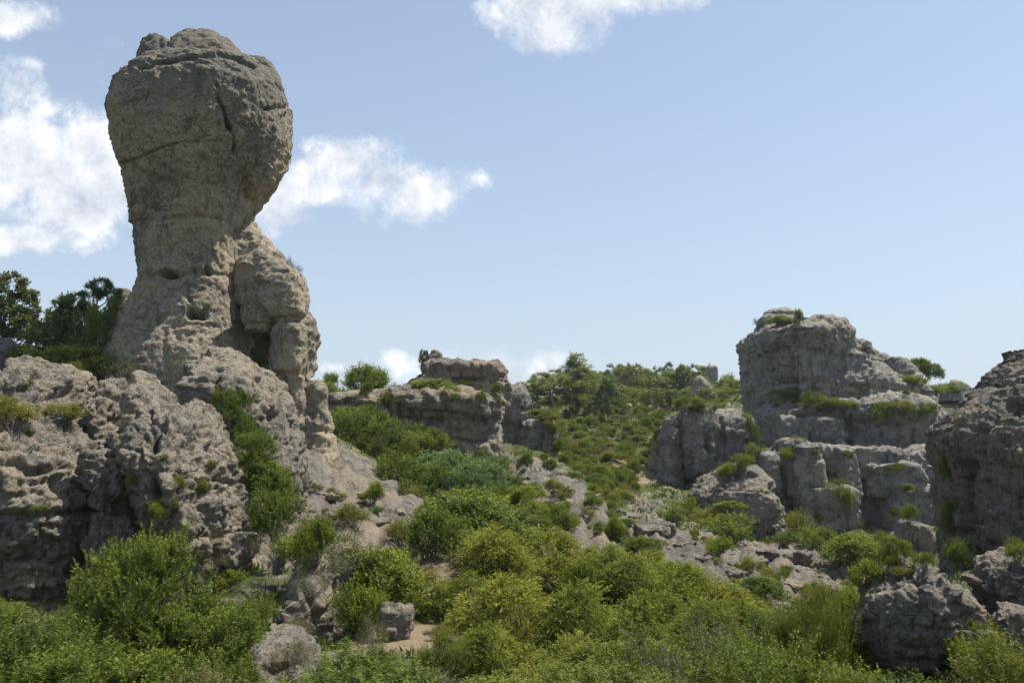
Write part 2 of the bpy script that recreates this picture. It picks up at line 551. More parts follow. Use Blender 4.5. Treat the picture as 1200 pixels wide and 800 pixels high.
for az in range(-180, 180, 20):
    for r_, v_ in ((0.7, -1.75), (2.0, -1.0), (4.0, -0.6)):
        pts.append((math.sin(math.radians(az)) * r_, math.cos(math.radians(az)) * r_, v_ * (r_ if r_ > 1 else 1.0), .3))
    if abs(az) > 55:
        for r_, z_ in ((9, -3.0), (20, -2.5), (60, 0), (150, 2)):
            pts.append((math.sin(math.radians(az)) * r_, math.cos(math.radians(az)) * r_, z_, .3))
    for r_, z_ in ((420, 2.0), (1200, -6.0), (4000, -40.0)):
        pts.append((math.sin(math.radians(az)) * r_, math.cos(math.radians(az)) * r_, z_, .2))
pts = np.array(pts, np.float64)


def logpol(x, y):
    r = np.sqrt(x * x + y * y)
    th = np.arctan2(x, y)
    return np.stack([np.sin(th) * 55, np.cos(th) * 30, np.log(np.maximum(r, 0.3)) * 30], -1)


_c = logpol(pts[:, 0], pts[:, 1])
_r = np.sqrt(pts[:, 0] ** 2 + pts[:, 1] ** 2)
_val = pts[:, 2] / _r
_D = np.sqrt(((_c[:, None] - _c[None]) ** 2).sum(-1))
_w = np.linalg.solve(_D - 0.25 * np.eye(len(pts)), _val - _val.mean())


def base_terrain(x, y):
    c = logpol(x, y)
    z = np.empty(len(x))
    rk = np.empty(len(x))
    for s in range(0, len(x), 60000):
        d = np.sqrt(np.maximum(((c[s:s + 60000, None] - _c[None]) ** 2).sum(-1), 1e-6))
        z[s:s + 60000] = d @ _w + _val.mean()
        g = np.exp(-d / 2.6)
        rk[s:s + 60000] = (g @ pts[:, 3]) / g.sum(1)
    r = np.sqrt(x * x + y * y)
    return z * r + CAMZ, rk


# ------------------------------------------------------------------ rocks
def loft(bm, secs, d, t=None, k=3.0, deep=0.85, nseg=28):
    """horizontal slices (py, xl, xr[, back offset]) at depth d, superellipse plan with half thickness t"""
    rings = []
    dense = []
    for i in range(len(secs) - 1):
        a = list(secs[i]) + [0.0] * (4 - len(secs[i]))
        c = list(secs[i + 1]) + [0.0] * (4 - len(secs[i + 1]))
        dense.append(a)
        if i == len(secs) - 2:
            dense.append(c)
    for (py, xl, xr, off) in dense:
        dd = d + off
        L, R_ = P(xl, py, dd), P(xr, py, dd)
        cx, a = (L.x + R_.x) / 2, max((R_.x - L.x) / 2, 0.01)
        th = a * deep if t is None else min(t, max(a * 1.6, 0.05))
        an = np.arange(nseg) * 2 * math.pi / nseg
        ex = np.sign(np.cos(an)) * np.abs(np.cos(an)) ** (2 / k)
        ey = dd + th * np.sign(np.sin(an)) * np.abs(np.sin(an)) ** (2 / k)
        if L.z > CAMZ:              # above eye level the nearer half makes the outline
            zz = P((xl + xr) / 2, py, dd - .55 * th).z
        else:
            zz = L.z
        # the width seen is that of the whole round body, its near side included
        for it in range(4):
            pu, _ = proj(np.stack([cx + a * ex, ey, np.full(nseg, zz)], 1))
            lo_, hi_ = pu.min(), pu.max()
            kx = dd / FPX
            cx += ((xl + xr) - (lo_ + hi_)) / 2 * kx * .9
            a = max(a + ((xr - xl) - (hi_ - lo_)) / 2 * kx * .9, 0.01)
        ring = [bm.verts.new((cx + a * ex[j], ey[j], zz)) for j in range(nseg)]
        rings.append(ring)
    rings.reverse()                      # bottom to top
    for r0, r1 in zip(rings[:-1], rings[1:]):
        for j in range(nseg):
            bm.faces.new((r0[j], r0[(j + 1) % nseg], r1[(j + 1) % nseg], r1[j]))
    bm.faces.new(list(reversed(rings[0])))
    bm.faces.new(rings[-1])


def remesh(bm, voxel, smooth, bury=0):
    me = bpy.data.meshes.new('rough')
    bm.to_mesh(me)
    bm.free()
    o = bpy.data.objects.new('rough', me)
    COL.objects.link(o)
    m = o.modifiers.new('r', 'REMESH')
    m.mode = 'VOXEL'
    m.voxel_size = voxel
    if smooth:
        s = o.modifiers.new('s', 'SMOOTH')
        s.factor = 0.5
        s.iterations = smooth
    dg = bpy.context.evaluated_depsgraph_get()
    res = bpy.data.meshes.new_from_object(o.evaluated_get(dg))
    bpy.data.objects.remove(o)
    bpy.data.meshes.remove(me)
    if bury:            # nothing is kept of what lies deep in the ground
        co = coords(res)
        z, _ = base_terrain(co[:, 0].astype(np.float64), co[:, 1].astype(np.float64))
        f = np.empty(len(res.loops), np.int32)
        res.loops.foreach_get('vertex_index', f)
        if len(f) == 4 * len(res.polygons):
            f = f.reshape(-1, 4)
            keep = ((co[:, 2] > z - bury)[f]).any(1)
            f = f[keep]
            use = np.unique(f)
            new = np.zeros(len(co), np.int32)
            new[use] = np.arange(len(use))
            bpy.data.meshes.remove(res)
            res = mesh_np('rough', co[use], new[f], M['slab'])
    return res


STYLES = {
    # big = broad swells, bed = beds and joints (bed height, joint spacing, step, groove width, groove depth), fac = broken faces, bil = knobs,
    # str = bedding ledges, flu = vertical flutes, pit = karst holes, fin = fine grain (metres)
    'pillar': dict(big=(3.2, .20), bed=((2.4, 3.4, .16, .10, .16), (.8, 1.1, .07, .07, .05)), fac=((1.6, .08), (.5, .07)), bil=(1.0, .04), strata=(1.9, .06), flu=(0.8, .06), pit=(0.5, .06), fin=(.24, .13)),
    'crag': dict(big=(2.2, .24), bed=((1.3, 1.5, .30, .07, .22), (.45, .55, .12, .04, .08)), fac=((1.5, .18), (.55, .12)), bil=(0.7, .12), strata=(1.0, .05), flu=(0.7, .05), pit=(0.34, .16), fin=(.17, .12)),
    'slab': dict(big=(4.0, .26), bed=((1.7, 3.2, .45, .14, .35), (.6, 1.1, .18, .09, .14)), fac=((2.6, .20), (.9, .14)), bil=(1.5, .08), strata=(1.2, .12), flu=(1.0, .08), pit=(0.9, .12), fin=(.45, .17)),
    'cliff': dict(big=(6.0, .40), bed=((3.4, 4.6, .80, .22, .60), (1.2, 1.7, .32, .15, .22)), fac=((4.0, .28), (1.5, .18), (.7, .10)), bil=(2.0, .06), strata=(2.0, .10), flu=(1.0, .26), pit=(1.2, .18), fin=(.6, .26)),
    'dark': dict(big=(2.6, .28), bed=((1.8, 2.2, .32, .10, .25), (.6, .8, .12, .06, .08)), fac=((1.6, .20), (.6, .12)), bil=(1.0, .10), strata=(1.6, .05), flu=(0.9, .12), pit=(0.45, .14), fin=(.2, .12)),
    'boulder': dict(big=(0.9, .05), bed=((.5, .6, .06, .03, .04), (.2, .22, .03, .02, .02)), fac=((.5, .08), (.2, .045)), bil=(0.32, .05), strata=(0.5, .01), flu=(.4, .01), pit=(0.17, .06), fin=(.08, .04)),
}


def seglist(poly):
    return [(np.array(a, F32), np.array(c, F32)) for a, c in zip(poly[:-1], poly[1:])]


def weather(me, style, seed=0.0, carve=(), amp=1.0):
    st = STYLES[style]
    co = coords(me)
    nn = normals(me).copy()
    o = np.array([seed * 7.13, seed * 3.7, seed * 1.9], F32)
    steep = np.clip(1.15 - np.abs(nn[:, 2]), 0, 1)
    w, a = st['big']
    d = fbm((co + o) / w, 3) * a
    w, a = st['bil']
    d += billow((co + o) / w, 4, 0.52) * a
    for w, a in st['fac']:
        q = (co + o) / w
        d += facets(q + 0.18 * np.stack([perlin(q * 2.3), perlin(q * 2.3 + 50), perlin(q * 2.3 + 90)], 1)) * a
    for k_, (hz, wx, st_, gw, gd) in enumerate(st['bed']):
        stp, g = beds(co + o, hz, wx, 0.35 + 0.5 * k_ + .3 * math.sin(seed), gw)
        d += stp * st_ - g * gd * np.clip(steep + .35, 0, 1)
    d = (d - 0.75 * d.mean()) * amp
    co = co + nn * d[:, None]
    # bedding: ledges and sharp recessed joints
    w, a = st['strata']
    zz = (co[:, 2] + 0.10 * co[:, 0] + 0.5 * w * fbm((co + o) / (3.0 * w), 2)) / w
    fr = zz - np.floor(zz)
    lay = _cell[np.floor(zz).astype(np.int32) & 255, 0] - 0.5
    lay2 = _cell[(np.floor(zz).astype(np.int32) + 1) & 255, 0] - 0.5
    bl = np.clip((fr - 0.86) / 0.14, 0, 1)
    ledge = (lay * (1 - bl) + lay2 * bl) * 1.6
    cont = np.clip(fbm((co + o) / (2.4 * w) + 5, 2) * 2.2 + 0.35, 0, 1)
    groove = np.exp(-((fr - 0.92) / 0.06) ** 2) * cont
    ds = (ledge * 0.55 - groove * 1.0) * a * steep
    # flutes
    w, a = st['flu']
    q = (co + o) / w
    q[:, 2] *= 0.16
    fl = np.abs(perlin(q)) + 0.5 * np.abs(perlin(q * 2.1 + 9))
    ds += (fl - 0.35) * a * 1.8 * steep
    # karst pits
    w, a = st['pit']
    f1, f2 = worley((co + o) / w + 0.25 * fbm((co + o) / w * 1.7, 1)[:, None])
    pm = np.clip(fbm((co + o) / (w * 5) + 3, 2) * 2.0 + 0.5, 0, 1)
    ds -= np.exp(-(f1 / 0.30) ** 2) * a * pm
    ds -= np.exp(-((f2 - f1) / 0.07) ** 2) * a * 0.6 * (1 - pm)
    w, a = st['fin']
    ds += (billow((co + o) / w, 2, 0.6)) * a
    ds = (ds - 0.75 * ds.mean()) * amp
    # hand-set cracks, holes and joints, carved into the side that faces the valley
    if carve:
        px, py = proj(co)
        pp = np.stack([px, py], 1).astype(F32)
        wob = perlin(co / 0.5 + 40) * 1.6
        mod = np.clip(0.75 + 1.6 * perlin(co / 0.8 + 70), 0.15, 1.3)
        facing = np.clip(-nn[:, 1] * 2.0 + 0.3, 0, 1)
        for (poly, wid, dep) in carve:
            dist = np.full(len(co), 1e9, F32)
            for p0, p1 in seglist(poly):
                e = p1 - p0
                t = np.clip(((pp - p0) @ e) / max(float(e @ e), 1e-6), 0, 1)
                q = p0 + t[:, None] * e - pp
                dist = np.minimum(dist, np.sqrt((q * q).sum(1)))
            dist = np.maximum(dist + wob * wid * 0.9, 0)
            ds -= dep * np.exp(-(dist / wid) ** 2) * facing * mod
    co = co + nn * ds[:, None]
    e = np.empty(len(me.edges) * 2, np.int32)
    me.edges.foreach_get('vertices', e)
    e = e.reshape(-1, 2)
    n_ = len(co)
    deg = np.bincount(e.ravel(), minlength=n_).astype(F32)
    av = np.stack([np.bincount(e[:, 0], co[e[:, 1], c], n_) + np.bincount(e[:, 1], co[e[:, 0], c], n_) for c in range(3)], 1) / np.maximum(deg, 1)[:, None]
    co = (co * .7 + av * .3).astype(F32)
    me.vertices.foreach_set('co', co.ravel())
    me.polygons.foreach_set('use_smooth', np.ones(len(me.polygons), bool))
    me.update()


NROCK = [0]
PXF = 1.33


def rock(name, lofts, style, mat, label=None, cat=None, px=1.7, parent=None, carve=(), smooth=3, group=None, amp=1.0, k=3.0):
    """lofts: list of (sections, depth[, half thickness]); px = mesh step in photograph pixels"""
    bm = bmesh.new()
    for lf in lofts:
        loft(bm, lf[0], lf[1], lf[2] if len(lf) > 2 else None, lf[3] if len(lf) > 3 else k)
    dmin = min(lf[1] for lf in lofts)
    me = remesh(bm, px * PXF * dmin / FPX, smooth, 0.02 * dmin + .5)
    NROCK[0] += 1
    weather(me, style, NROCK[0], carve, amp)
    me.name = name
    me.materials.clear()
    me.materials.append(M[mat])
    o = link(name, me, parent)
    tag(o, label, cat, group)
    return o


# the tall mushroom-shaped pillar
pillar = rock('rock_pillar', [([(66, 182, 318), (72, 160, 330), (85, 143, 335), (100, 134, 340), (120, 128, 342), (150, 128, 341), (170, 133, 334),
                               (190, 140, 324), (210, 143, 312), (230, 147, 300), (250, 152, 292), (270, 158, 288), (290, 162, 286), (310, 163, 286), (325, 162, 287),
                               (335, 158, 289), (350, 150, 291), (370, 136, 294), (390, 125, 297), (410, 115, 300), (430, 108, 303), (460, 102, 306), (500, 96, 310), (560, 92, 314)], 38)],
              'pillar', 'pillar', 'tall mushroom shaped limestone pillar with a wide head on a narrow waist', 'rock pillar', px=1.35, amp=0.8,
              carve=[([(253, 98), (256, 118), (262, 128), (266, 145), (274, 160), (275, 178)], 1.3, .6), ([(140, 192), (160, 186), (190, 172), (215, 166), (232, 166)], 1.1, .24),
                     ([(226, 366), (238, 367)], 4.2, 1.6), ([(218, 345), (226, 358)], 2.2, .45), ([(174, 322), (190, 320), (207, 323)], 2.6, .7), ([(228, 317), (230, 320)], 2.2, .6), ([(242, 314), (244, 320)], 2.2, .6),
                     ([(275, 262), (277, 300), (275, 350)], 1.3, .4), ([(165, 79), (205, 70), (255, 62), (300, 78)], 1.6, .6),
                     ([(310, 128), (338, 126)], 1.4, .4), ([(288, 205), (293, 235)], 6.0, .9)])
for sec, d in (([(43, 174, 198), (47, 167, 205), (60, 162, 210), (86, 158, 216)], 37.0),
               ([(35, 232, 246), (39, 212, 262), (46, 203, 284), (58, 199, 300), (80, 194, 318)], 37.6),
               ([(65, 288, 308), (74, 284, 322), (92, 280, 331), (114, 276, 336)], 37.8),
               ([(69, 157, 170), (75, 149, 175), (88, 144, 180), (104, 140, 178)], 37.2)):
    rock('cap_block', [(sec, d)], 'pillar', 'pillar', px=1.7, parent=pillar, amp=0.7)
rock('buttress', [([(260, 284, 297), (268, 272, 308), (280, 266, 320), (295, 264, 334), (310, 264, 344), (325, 266, 349), (360, 268, 352)], 38.6),
                  ([(330, 255, 348), (380, 255, 348), (440, 255, 350), (560, 250, 362)], 41.5, 1.8),
                  ([(358, 330, 362), (368, 324, 369), (385, 321, 371), (410, 317, 370), (430, 317, 368), (450, 326, 365), (470, 332, 364), (500, 337, 362), (560, 338, 362)], 37.0, 1.6),
                  ([(358, 284, 345), (372, 282, 342), (386, 286, 332)], 37.4, 1.6),
                  ([(443, 361, 374), (453, 359, 383), (480, 352, 386), (520, 346, 394), (570, 336, 404)], 37.4)],
     'pillar', 'pillar', px=1.7, parent=pillar, label='lumpy stone buttress leaning on the right of the pillar with a cave',
     carve=[([(330, 385), (326, 420), (340, 470)], 2.0, .25), ([(360, 445), (366, 490)], 2.0, .4)])
rock('boulder', [([(305, 314, 336), (312, 305, 348), (325, 298, 358), (345, 297, 363), (360, 299, 363), (371, 308, 358)], 36.4)],
     'pillar', 'pillar', px=1.6, parent=pillar, label='rounded boulder wedged in the buttress above the cave', amp=0.8)

# the craggy outcrop in front of the pillar
rock('rock_outcrop', [([(430, 20, 92, 2.0), (438, -20, 106, 1.4), (460, -45, 114, .8), (500, -45, 138, .3), (540, -45, 168), (580, -45, 184), (620, -45, 192, .0), (655, -45, 190, .1), (690, -45, 170, .2), (760, -45, 160, .2)], 20.5, 3.2), ([(505, 118, 165, .8), (530, 108, 185, .4), (570, 100, 200), (620, 96, 210), (690, 92, 222), (760, 90, 225)], 19.3, 1.7)],
     'crag', 'crag', 'broad knobbly grey crag filling the left edge, pitted with small holes', 'rock', px=1.5,
     carve=[([(20, 650), (60, 662), (105, 655)], 7, .35), ([(135, 585), (150, 595)], 8, .6), ([(65, 560), (90, 600)], 5, .3), ([(0, 540), (40, 552), (80, 545)], 4, .25), ([(95, 500), (125, 515), (135, 530)], 4, .35)])
rock('rock_outcrop', [([(449, 116, 148, 1.0), (455, 106, 156, .6), (480, 98, 162), (520, 98, 172), (580, 100, 180)], 22.0, 1.3)],
     'crag', 'crag', 'small lumpy crag wedged between the broad left crag and the square block', 'rock', px=1.5)
blk = rock('rock_outcrop', [([(450, 150, 200), (454, 146, 208), (475, 144, 218), (500, 143, 228), (540, 142, 240)], 20.9, 1.5, 5)],
           'crag', 'crag', 'square brown faced block in the crags below the pillar', 'rock', px=1.5, amp=0.55)
rock('rock_outcrop', [([(482, 185, 240, .8), (500, 155, 258, .4), (530, 145, 274), (560, 152, 285), (590, 158, 294), (620, 172, 298), (650, 196, 296), (690, 212, 288), (760, 215, 285)], 19.8, 2.6)],
     'crag', 'crag', 'rough grey crag with a steep shaded right face beside the leafy gully', 'rock', px=1.5,
     carve=[([(182, 500), (176, 560), (186, 600)], 4, .5), ([(255, 600), (258, 660)], 6, .35), ([(228, 545), (240, 580)], 4, .3)])
rock('rock_outcrop', [([(412, 248, 284, .9), (420, 232, 302, .6), (432, 216, 320, .3), (446, 205, 330), (465, 195, 340), (490, 195, 349), (520, 200, 356), (550, 210, 361), (580, 220, 360), (640, 220, 350)], 26.0, 3.0)],
     'crag', 'crag', 'pointed grey crag at the foot of the pillar cave, split by bushes', 'rock', px=1.5, amp=0.75,
     carve=[([(300, 470), (320, 490), (318, 505)], 4, .4), ([(255, 440), (252, 480)], 4, .4)])
rock('rock_outcrop', [([(664, 366, 384, .5), (674, 346, 391, .3), (700, 331, 398), (730, 325, 406), (760, 322, 414), (830, 318, 424)], 15.2, 1.0)],
     'crag', 'crag', 'sharp ridged grey rock among shrubs below the gully', 'rock', px=1.5, amp=0.6, carve=[([(358, 690), (375, 730), (392, 765)], 4, .25)])
rock('rock_outcrop', [([(737, 308, 338, .4), (750, 296, 358, .2), (780, 288, 376), (840, 282, 392)], 12.4, .9)],
     'crag', 'crag', 'low pale rock at the bottom edge beside the big juniper', 'rock', px=1.5, amp=0.5)
rock('boulder', [([(710, 455, 468), (715, 449, 480), (735, 446, 486), (752, 450, 482), (775, 452, 478)], 14.2)],
     'boulder', 'crag', 'small upright brown boulder on the bare sandy patch', 'boulder', px=1.3)
rock('rock_outcrop', [([(393, -60, 6), (400, -60, 16), (420, -60, 22), (450, -60, 24), (480, -60, 24)], 34, 2)], 'crag', 'crag',
     'grey rock cut by the left edge under the leafy tree', 'rock', px=1.7)
rock('rock_outcrop', [([(338, 140, 158), (345, 134, 163), (370, 128, 168), (430, 120, 170)], 46, 2)], 'crag', 'crag',
     'brown rock peeping out between the pillar and the dark pine', 'rock', px=1.7)
rock('boulder', [([(436, 160, 178), (440, 155, 186), (455, 152, 190), (480, 152, 190)], 33, 1)], 'boulder', 'pillar',
     'pale rounded boulder at the left foot of the pillar', 'boulder', px=1.5)

# flat-topped ledge in the middle distance
ledge = rock('rock_ledge', [([(459, 405, 555, .8), (464, 386, 584, .2), (470, 382, 590), (484, 384, 588, .1), (494, 398, 584, .5), (506, 430, 583, .6), (522, 470, 582, .7), (560, 500, 583, .7)], 56, 5.0, 4)],
             'slab', 'slab', 'long flat topped limestone ledge with overhanging rim in the middle distance', 'rock ledge', px=1.4,
             carve=[([(395, 494), (440, 492), (500, 493), (588, 492)], 2.2, .5), ([(468, 470), (466, 490)], 1.5, .4), ([(548, 470), (546, 490)], 1.5, .4)])
rock('upper_tier', [([(424, 514, 588, .6), (428, 502, 594), (440, 491, 596), (455, 470, 594), (475, 455, 592)], 60, 4.0, 4)], 'slab', 'slab', px=1.4, parent=ledge,
     carve=[([(500, 446), (560, 444), (596, 447)], 1.8, .5)])
rock('pinnacle', [([(408, 505, 511), (412, 502, 519), (422, 499, 525), (436, 494, 528)], 58)], 'slab', 'slab', px=1.3, parent=ledge, amp=0.5)
rock('rock_outcrop', [([(454, 592, 611), (458, 584, 616), (480, 580, 618), (540, 575, 622)], 66, 2.5)], 'cliff', 'cliff',
     'steep grey block standing just right of the flat ledge', 'rock', px=1.4, amp=0.6)
rock('rock_outcrop', [([(489, 616, 638), (494, 609, 648), (510, 606, 651), (545, 600, 656)], 65, 2.5)], 'cliff', 'cliff',
     'lower square grey block at the end of the ledge facing the hillside', 'rock', px=1.4, amp=0.6)

# the big cliff on the right
cliff = rock('rock_cliff', [([(370, 962, 982, 1.5), (375, 925, 989, 1), (382, 892, 994, .5), (391, 866, 998), (400, 866, 1003, .4), (410, 869, 1008, .8), (430, 870, 1024, .6), (450, 872, 1058), (470, 874, 1090), (520, 876, 1104)], 88, 9, 3.4),
                            ([(397, 1001, 1011), (404, 992, 1022), (430, 985, 1036), (470, 980, 1050)], 88, 5), ([(416, 1022, 1036), (421, 1014, 1050), (440, 1008, 1068), (458, 1000, 1090), (500, 990, 1106)], 87, 6),
                            ([(470, 925, 1080, 1), (475, 897, 1103), (490, 888, 1107), (520, 885, 1107), (550, 888, 1107), (620, 895, 1107)], 80, 7, 3.6)],
             'cliff', 'cliff', 'massive grey limestone butte with a stepped right shoulder, highest rock on the right', 'cliff', px=1.35,
             carve=[([(865, 402), (920, 388), (985, 384)], 1.8, .8), ([(905, 478), (898, 500), (890, 540)], 3, 1.2), ([(998, 485), (996, 520), (1000, 545)], 2.5, 1.0), ([(945, 490), (950, 530)], 2, .6),
                    ([(1030, 488), (1028, 540)], 2.2, .6), ([(880, 440), (920, 450), (960, 445)], 3, .6)])
rock('summit_block', [([(360, 908, 926), (364, 894, 935), (372, 888, 938), (382, 885, 941), (396, 880, 946)], 88)], 'cliff', 'cliff', px=1.3, parent=cliff, amp=0.45)
rock('stone', [([(368, 955, 961), (371, 953, 963), (380, 952, 964)], 84)], 'slab', 'slab', px=0.9, parent=cliff, amp=0.3)
stack = rock('rock_stack', [([(484, 780, 787), (491, 774, 794), (520, 767, 799), (560, 759, 802), (620, 748, 804)], 66, 2.6)], 'cliff', 'cliff',
             'thin leaning grey fin split from its neighbour by a dark crack', 'rock', px=1.35, amp=0.6)
rock('rock_stack', [([(474, 806, 820), (480, 797, 832), (500, 792, 845), (540, 795, 850), (620, 798, 860)], 65.5, 3.0), ([(482, 838, 866), (489, 827, 877), (505, 823, 883), (530, 826, 885), (560, 822, 885), (620, 815, 892)], 65.8, 3.4)],
     'cliff', 'cliff', 'stout round topped grey stack standing before the big butte', 'rock', px=1.35, amp=0.7,
     carve=[([(834, 484), (824, 505), (832, 530)], 2.2, .7)])
for secs, d, lab in (([(530, 888, 906), (534, 882, 914), (550, 881, 917), (578, 880, 918)], 61, 'small square grey block, leftmost of the row under the butte'),
                     ([(514, 914, 946), (521, 906, 962), (540, 903, 966), (578, 901, 968)], 61, 'tall weathered block with a shrubby top in the row under the butte'),
                     ([(521, 960, 988), (525, 955, 1005), (545, 954, 1010), (578, 953, 1013)], 61.3, 'smooth faced grey block beside the tall shrubby topped block'),
                     ([(540, 1008, 1062), (544, 994, 1076), (560, 990, 1086), (580, 988, 1090)], 61, 'long low grey block, rightmost of the row under the butte')):
    rock('rock_block', [(secs, d, 2.8, 9)], 'cliff', 'cliff', lab, 'rock', px=1.3, amp=0.34, smooth=1)
rock('rock_block', [([(568, 908, 1004), (573, 905, 1009), (600, 908, 1011), (640, 914, 1012), (700, 918, 1012)], 61, 3.2, 9)], 'cliff', 'cliff',
     'broad lower grey wall overgrown with creeping shrubs under the block row', 'rock', px=1.35, amp=0.36, smooth=1)
rock('rock_block', [([(569, 1002, 1090), (575, 999, 1102), (600, 998, 1112), (640, 998, 1116), (700, 998, 1118)], 61, 3.4, 9)], 'cliff', 'cliff',
     'broad pale grey wall right of the vertical joint, above the small boulder', 'rock', px=1.35, amp=0.36, smooth=1)
rock('rock_slope', [([(527, 1070, 1112), (545, 1050, 1116), (600, 1040, 1118), (680, 1035, 1120)], 69, 3), ([(522, 912, 1040), (530, 890, 1060), (560, 884, 1075), (680, 884, 1090)], 62.6, 3, 7)], 'cliff', 'cliff',
     'rough broken grey rock behind the block row, running to the dark near rock', 'rock', px=1.4, amp=0.8)
rock('rock_mound', [([(545, 856, 874, 1), (552, 842, 890, .6), (570, 816, 905), (590, 804, 917), (640, 796, 930)], 54, 3.0)], 'slab', 'slab',
     'rounded knobbly mound in front of the stout grey stack', 'rock', px=1.35, amp=0.9)
rock('boulder', [([(609, 1060, 1078), (613, 1051, 1090), (630, 1048, 1098), (645, 1056, 1100), (662, 1066, 1099), (690, 1068, 1098)], 47, 1.6)], 'slab', 'slab',
     'pale overhanging boulder at the foot of the right wall', 'boulder', px=1.3, amp=0.35)

# dark rock close by on the right
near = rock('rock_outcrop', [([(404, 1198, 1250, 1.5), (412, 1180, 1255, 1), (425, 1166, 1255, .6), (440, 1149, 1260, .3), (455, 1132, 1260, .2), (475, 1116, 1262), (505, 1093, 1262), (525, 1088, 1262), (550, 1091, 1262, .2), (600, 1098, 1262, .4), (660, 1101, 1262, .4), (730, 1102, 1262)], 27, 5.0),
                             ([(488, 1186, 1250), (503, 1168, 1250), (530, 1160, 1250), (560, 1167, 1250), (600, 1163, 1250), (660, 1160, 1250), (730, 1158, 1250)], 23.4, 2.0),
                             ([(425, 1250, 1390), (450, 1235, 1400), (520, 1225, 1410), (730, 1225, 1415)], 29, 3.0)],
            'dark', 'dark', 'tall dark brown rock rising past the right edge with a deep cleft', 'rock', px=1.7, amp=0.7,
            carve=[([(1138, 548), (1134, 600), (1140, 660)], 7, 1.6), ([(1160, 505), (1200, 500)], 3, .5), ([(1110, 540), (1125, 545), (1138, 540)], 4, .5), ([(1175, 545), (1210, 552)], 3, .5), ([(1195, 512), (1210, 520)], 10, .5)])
rock('boulder', [([(657, 1052, 1076, .15), (662, 1046, 1097, .1), (675, 1034, 1110), (690, 1016, 1134), (710, 1006, 1154), (730, 1001, 1158), (745, 1000, 1140, .1), (760, 1003, 1100, .2), (772, 1008, 1056, .3), (790, 1010, 1040, .4)], 11.6, .85)],
     'boulder', 'brown', 'big rough dark boulder in the lower right corner, cracked underneath', 'boulder', px=1.25,
     carve=[([(1120, 680), (1112, 710)], 5, .08), ([(1030, 690), (1070, 672)], 3, .08), ([(1120, 710), (1150, 730)], 6, .1)])
rock('boulder', [([(654, 1170, 1250, .2), (664, 1142, 1270), (690, 1134, 1290), (715, 1146, 1290), (740, 1150, 1290)], 12.6, .9)], 'boulder', 'brown',
     'rounded grey boulder leaning against the right of the cracked boulder', 'boulder', px=1.25, carve=[([(1150, 692), (1200, 690)], 4, .12)])
rock('boulder', [([(736, 1104, 1148), (745, 1088, 1160), (770, 1074, 1166), (840, 1060, 1172)], 11.4, .7)], 'boulder', 'brown',
     'low broken stone under the cracked boulder', 'boulder', px=1.25)
rock('boulder', [([(720, 1170, 1260), (730, 1160, 1280), (760, 1155, 1290), (840, 1150, 1290)], 11.2, .7)], 'boulder', 'brown',
     'flat grey stone by the right edge below the leaning boulder', 'boulder', px=1.25)

# far rocks on the crest of the hill
rock('rock_outcrop', [([(439, 815, 821), (450, 811, 831), (470, 807, 842), (500, 804, 846)], 118)], 'cliff', 'slab', 'small pale cone shaped rock on the hillside left of the butte', 'rock', px=1.1, amp=0.4)
rock('rock_outcrop', [([(428, 828, 839), (431, 827, 841), (446, 826, 842)], 150, None, 5)], 'cliff', 'cliff', 'tiny square rock on the skyline above the pines', 'rock', px=0.9, amp=0.3)
rock('rock_outcrop', [([(428, 742, 752), (433, 734, 760), (442, 728, 766), (470, 720, 772)], 168)], 'cliff', 'cliff', 'low grey rock showing between tree tops on the crest', 'rock', px=1.0, amp=0.4)
rock('rock_outcrop', [([(446, 1112, 1122), (452, 1104, 1135), (470, 1098, 1150)], 105)], 'cliff', 'cliff', 'low far rock in the notch between butte and dark near rock', 'rock', px=1.2, amp=0.4)

# ------------------------------------------------------------------ the ground sheet
def terrain(x, y):
    z, rk = base_terrain(x, y)
    r = np.sqrt(x * x + y * y)
    p = np.stack([x, y, np.zeros_like(x)], 1)
    soft = np.clip((r - 1.5) / 6, 0, 1)
    rk = np.clip(rk + 0.25 * fbm(p / 3.5 + 8, 3), 0, 1)
    bump_ = fbm(p / 6.0, 3) * 0.28 + fbm(p / 1.3, 3) * 0.07
    # bedrock: tilted beds that break into little scarps
    sc = np.clip(r / 35.0, 0.5, 2.2)
    s = (0.52 * x - 0.85 * y) / (1.5 * sc) + 0.9 * fbm(p / (5.0 * sc[:, None]) + 4, 3)
    fr = s - np.floor(s)
    saw = np.where(fr < 0.82, fr / 0.82, (1 - fr) / 0.18)
    s2 = (0.35 * x - 0.9 * y) / (0.55 * sc) + 1.0 * fbm(p / (1.9 * sc[:, None]) + 14, 3)
    fr2 = s2 - np.floor(s2)
    saw2 = np.where(fr2 < 0.78, fr2 / 0.78, (1 - fr2) / 0.22)
    ledge_ = (saw - 0.5) * 0.42 * sc + (saw2 - 0.5) * 0.16 * sc + billow(p / (1.1 * sc[:, None]) + 2, 4, 0.55) * 0.36 * sc + facets(p / (1.6 * sc[:, None]) + 0.2 * perlin(p / sc[:, None])[:, None]) * 0.20 * sc + facets(p / (0.5 * sc[:, None]) + 9) * 0.08 * sc
    # flat-lying beds step the slope into thin plates
    for per, am in ((.75, .55), (.26, .5)):
        q3 = (z + bump_ + 0.12 * x) / (per * sc) + 0.7 * fbm(p / (2.5 * sc[:, None]) + 21, 3)
        f3 = q3 - np.floor(q3)
        ledge_ = ledge_ + (np.where(f3 < .7, 0.0, (f3 - .7) / .3) - f3) * per * sc * am
    far_ = np.clip((220 - r) / 100, 0, 1)
    big = fbm(p / 300.0 + 3, 3) * 12 * np.clip((r - 250) / 300, 0, 1)
    return z + (bump_ * (1 + np.clip(r / 60, 0, 2)) + ledge_ * np.clip(rk * 1.7 - 0.35, 0, 1)) * soft * far_ + big, rk


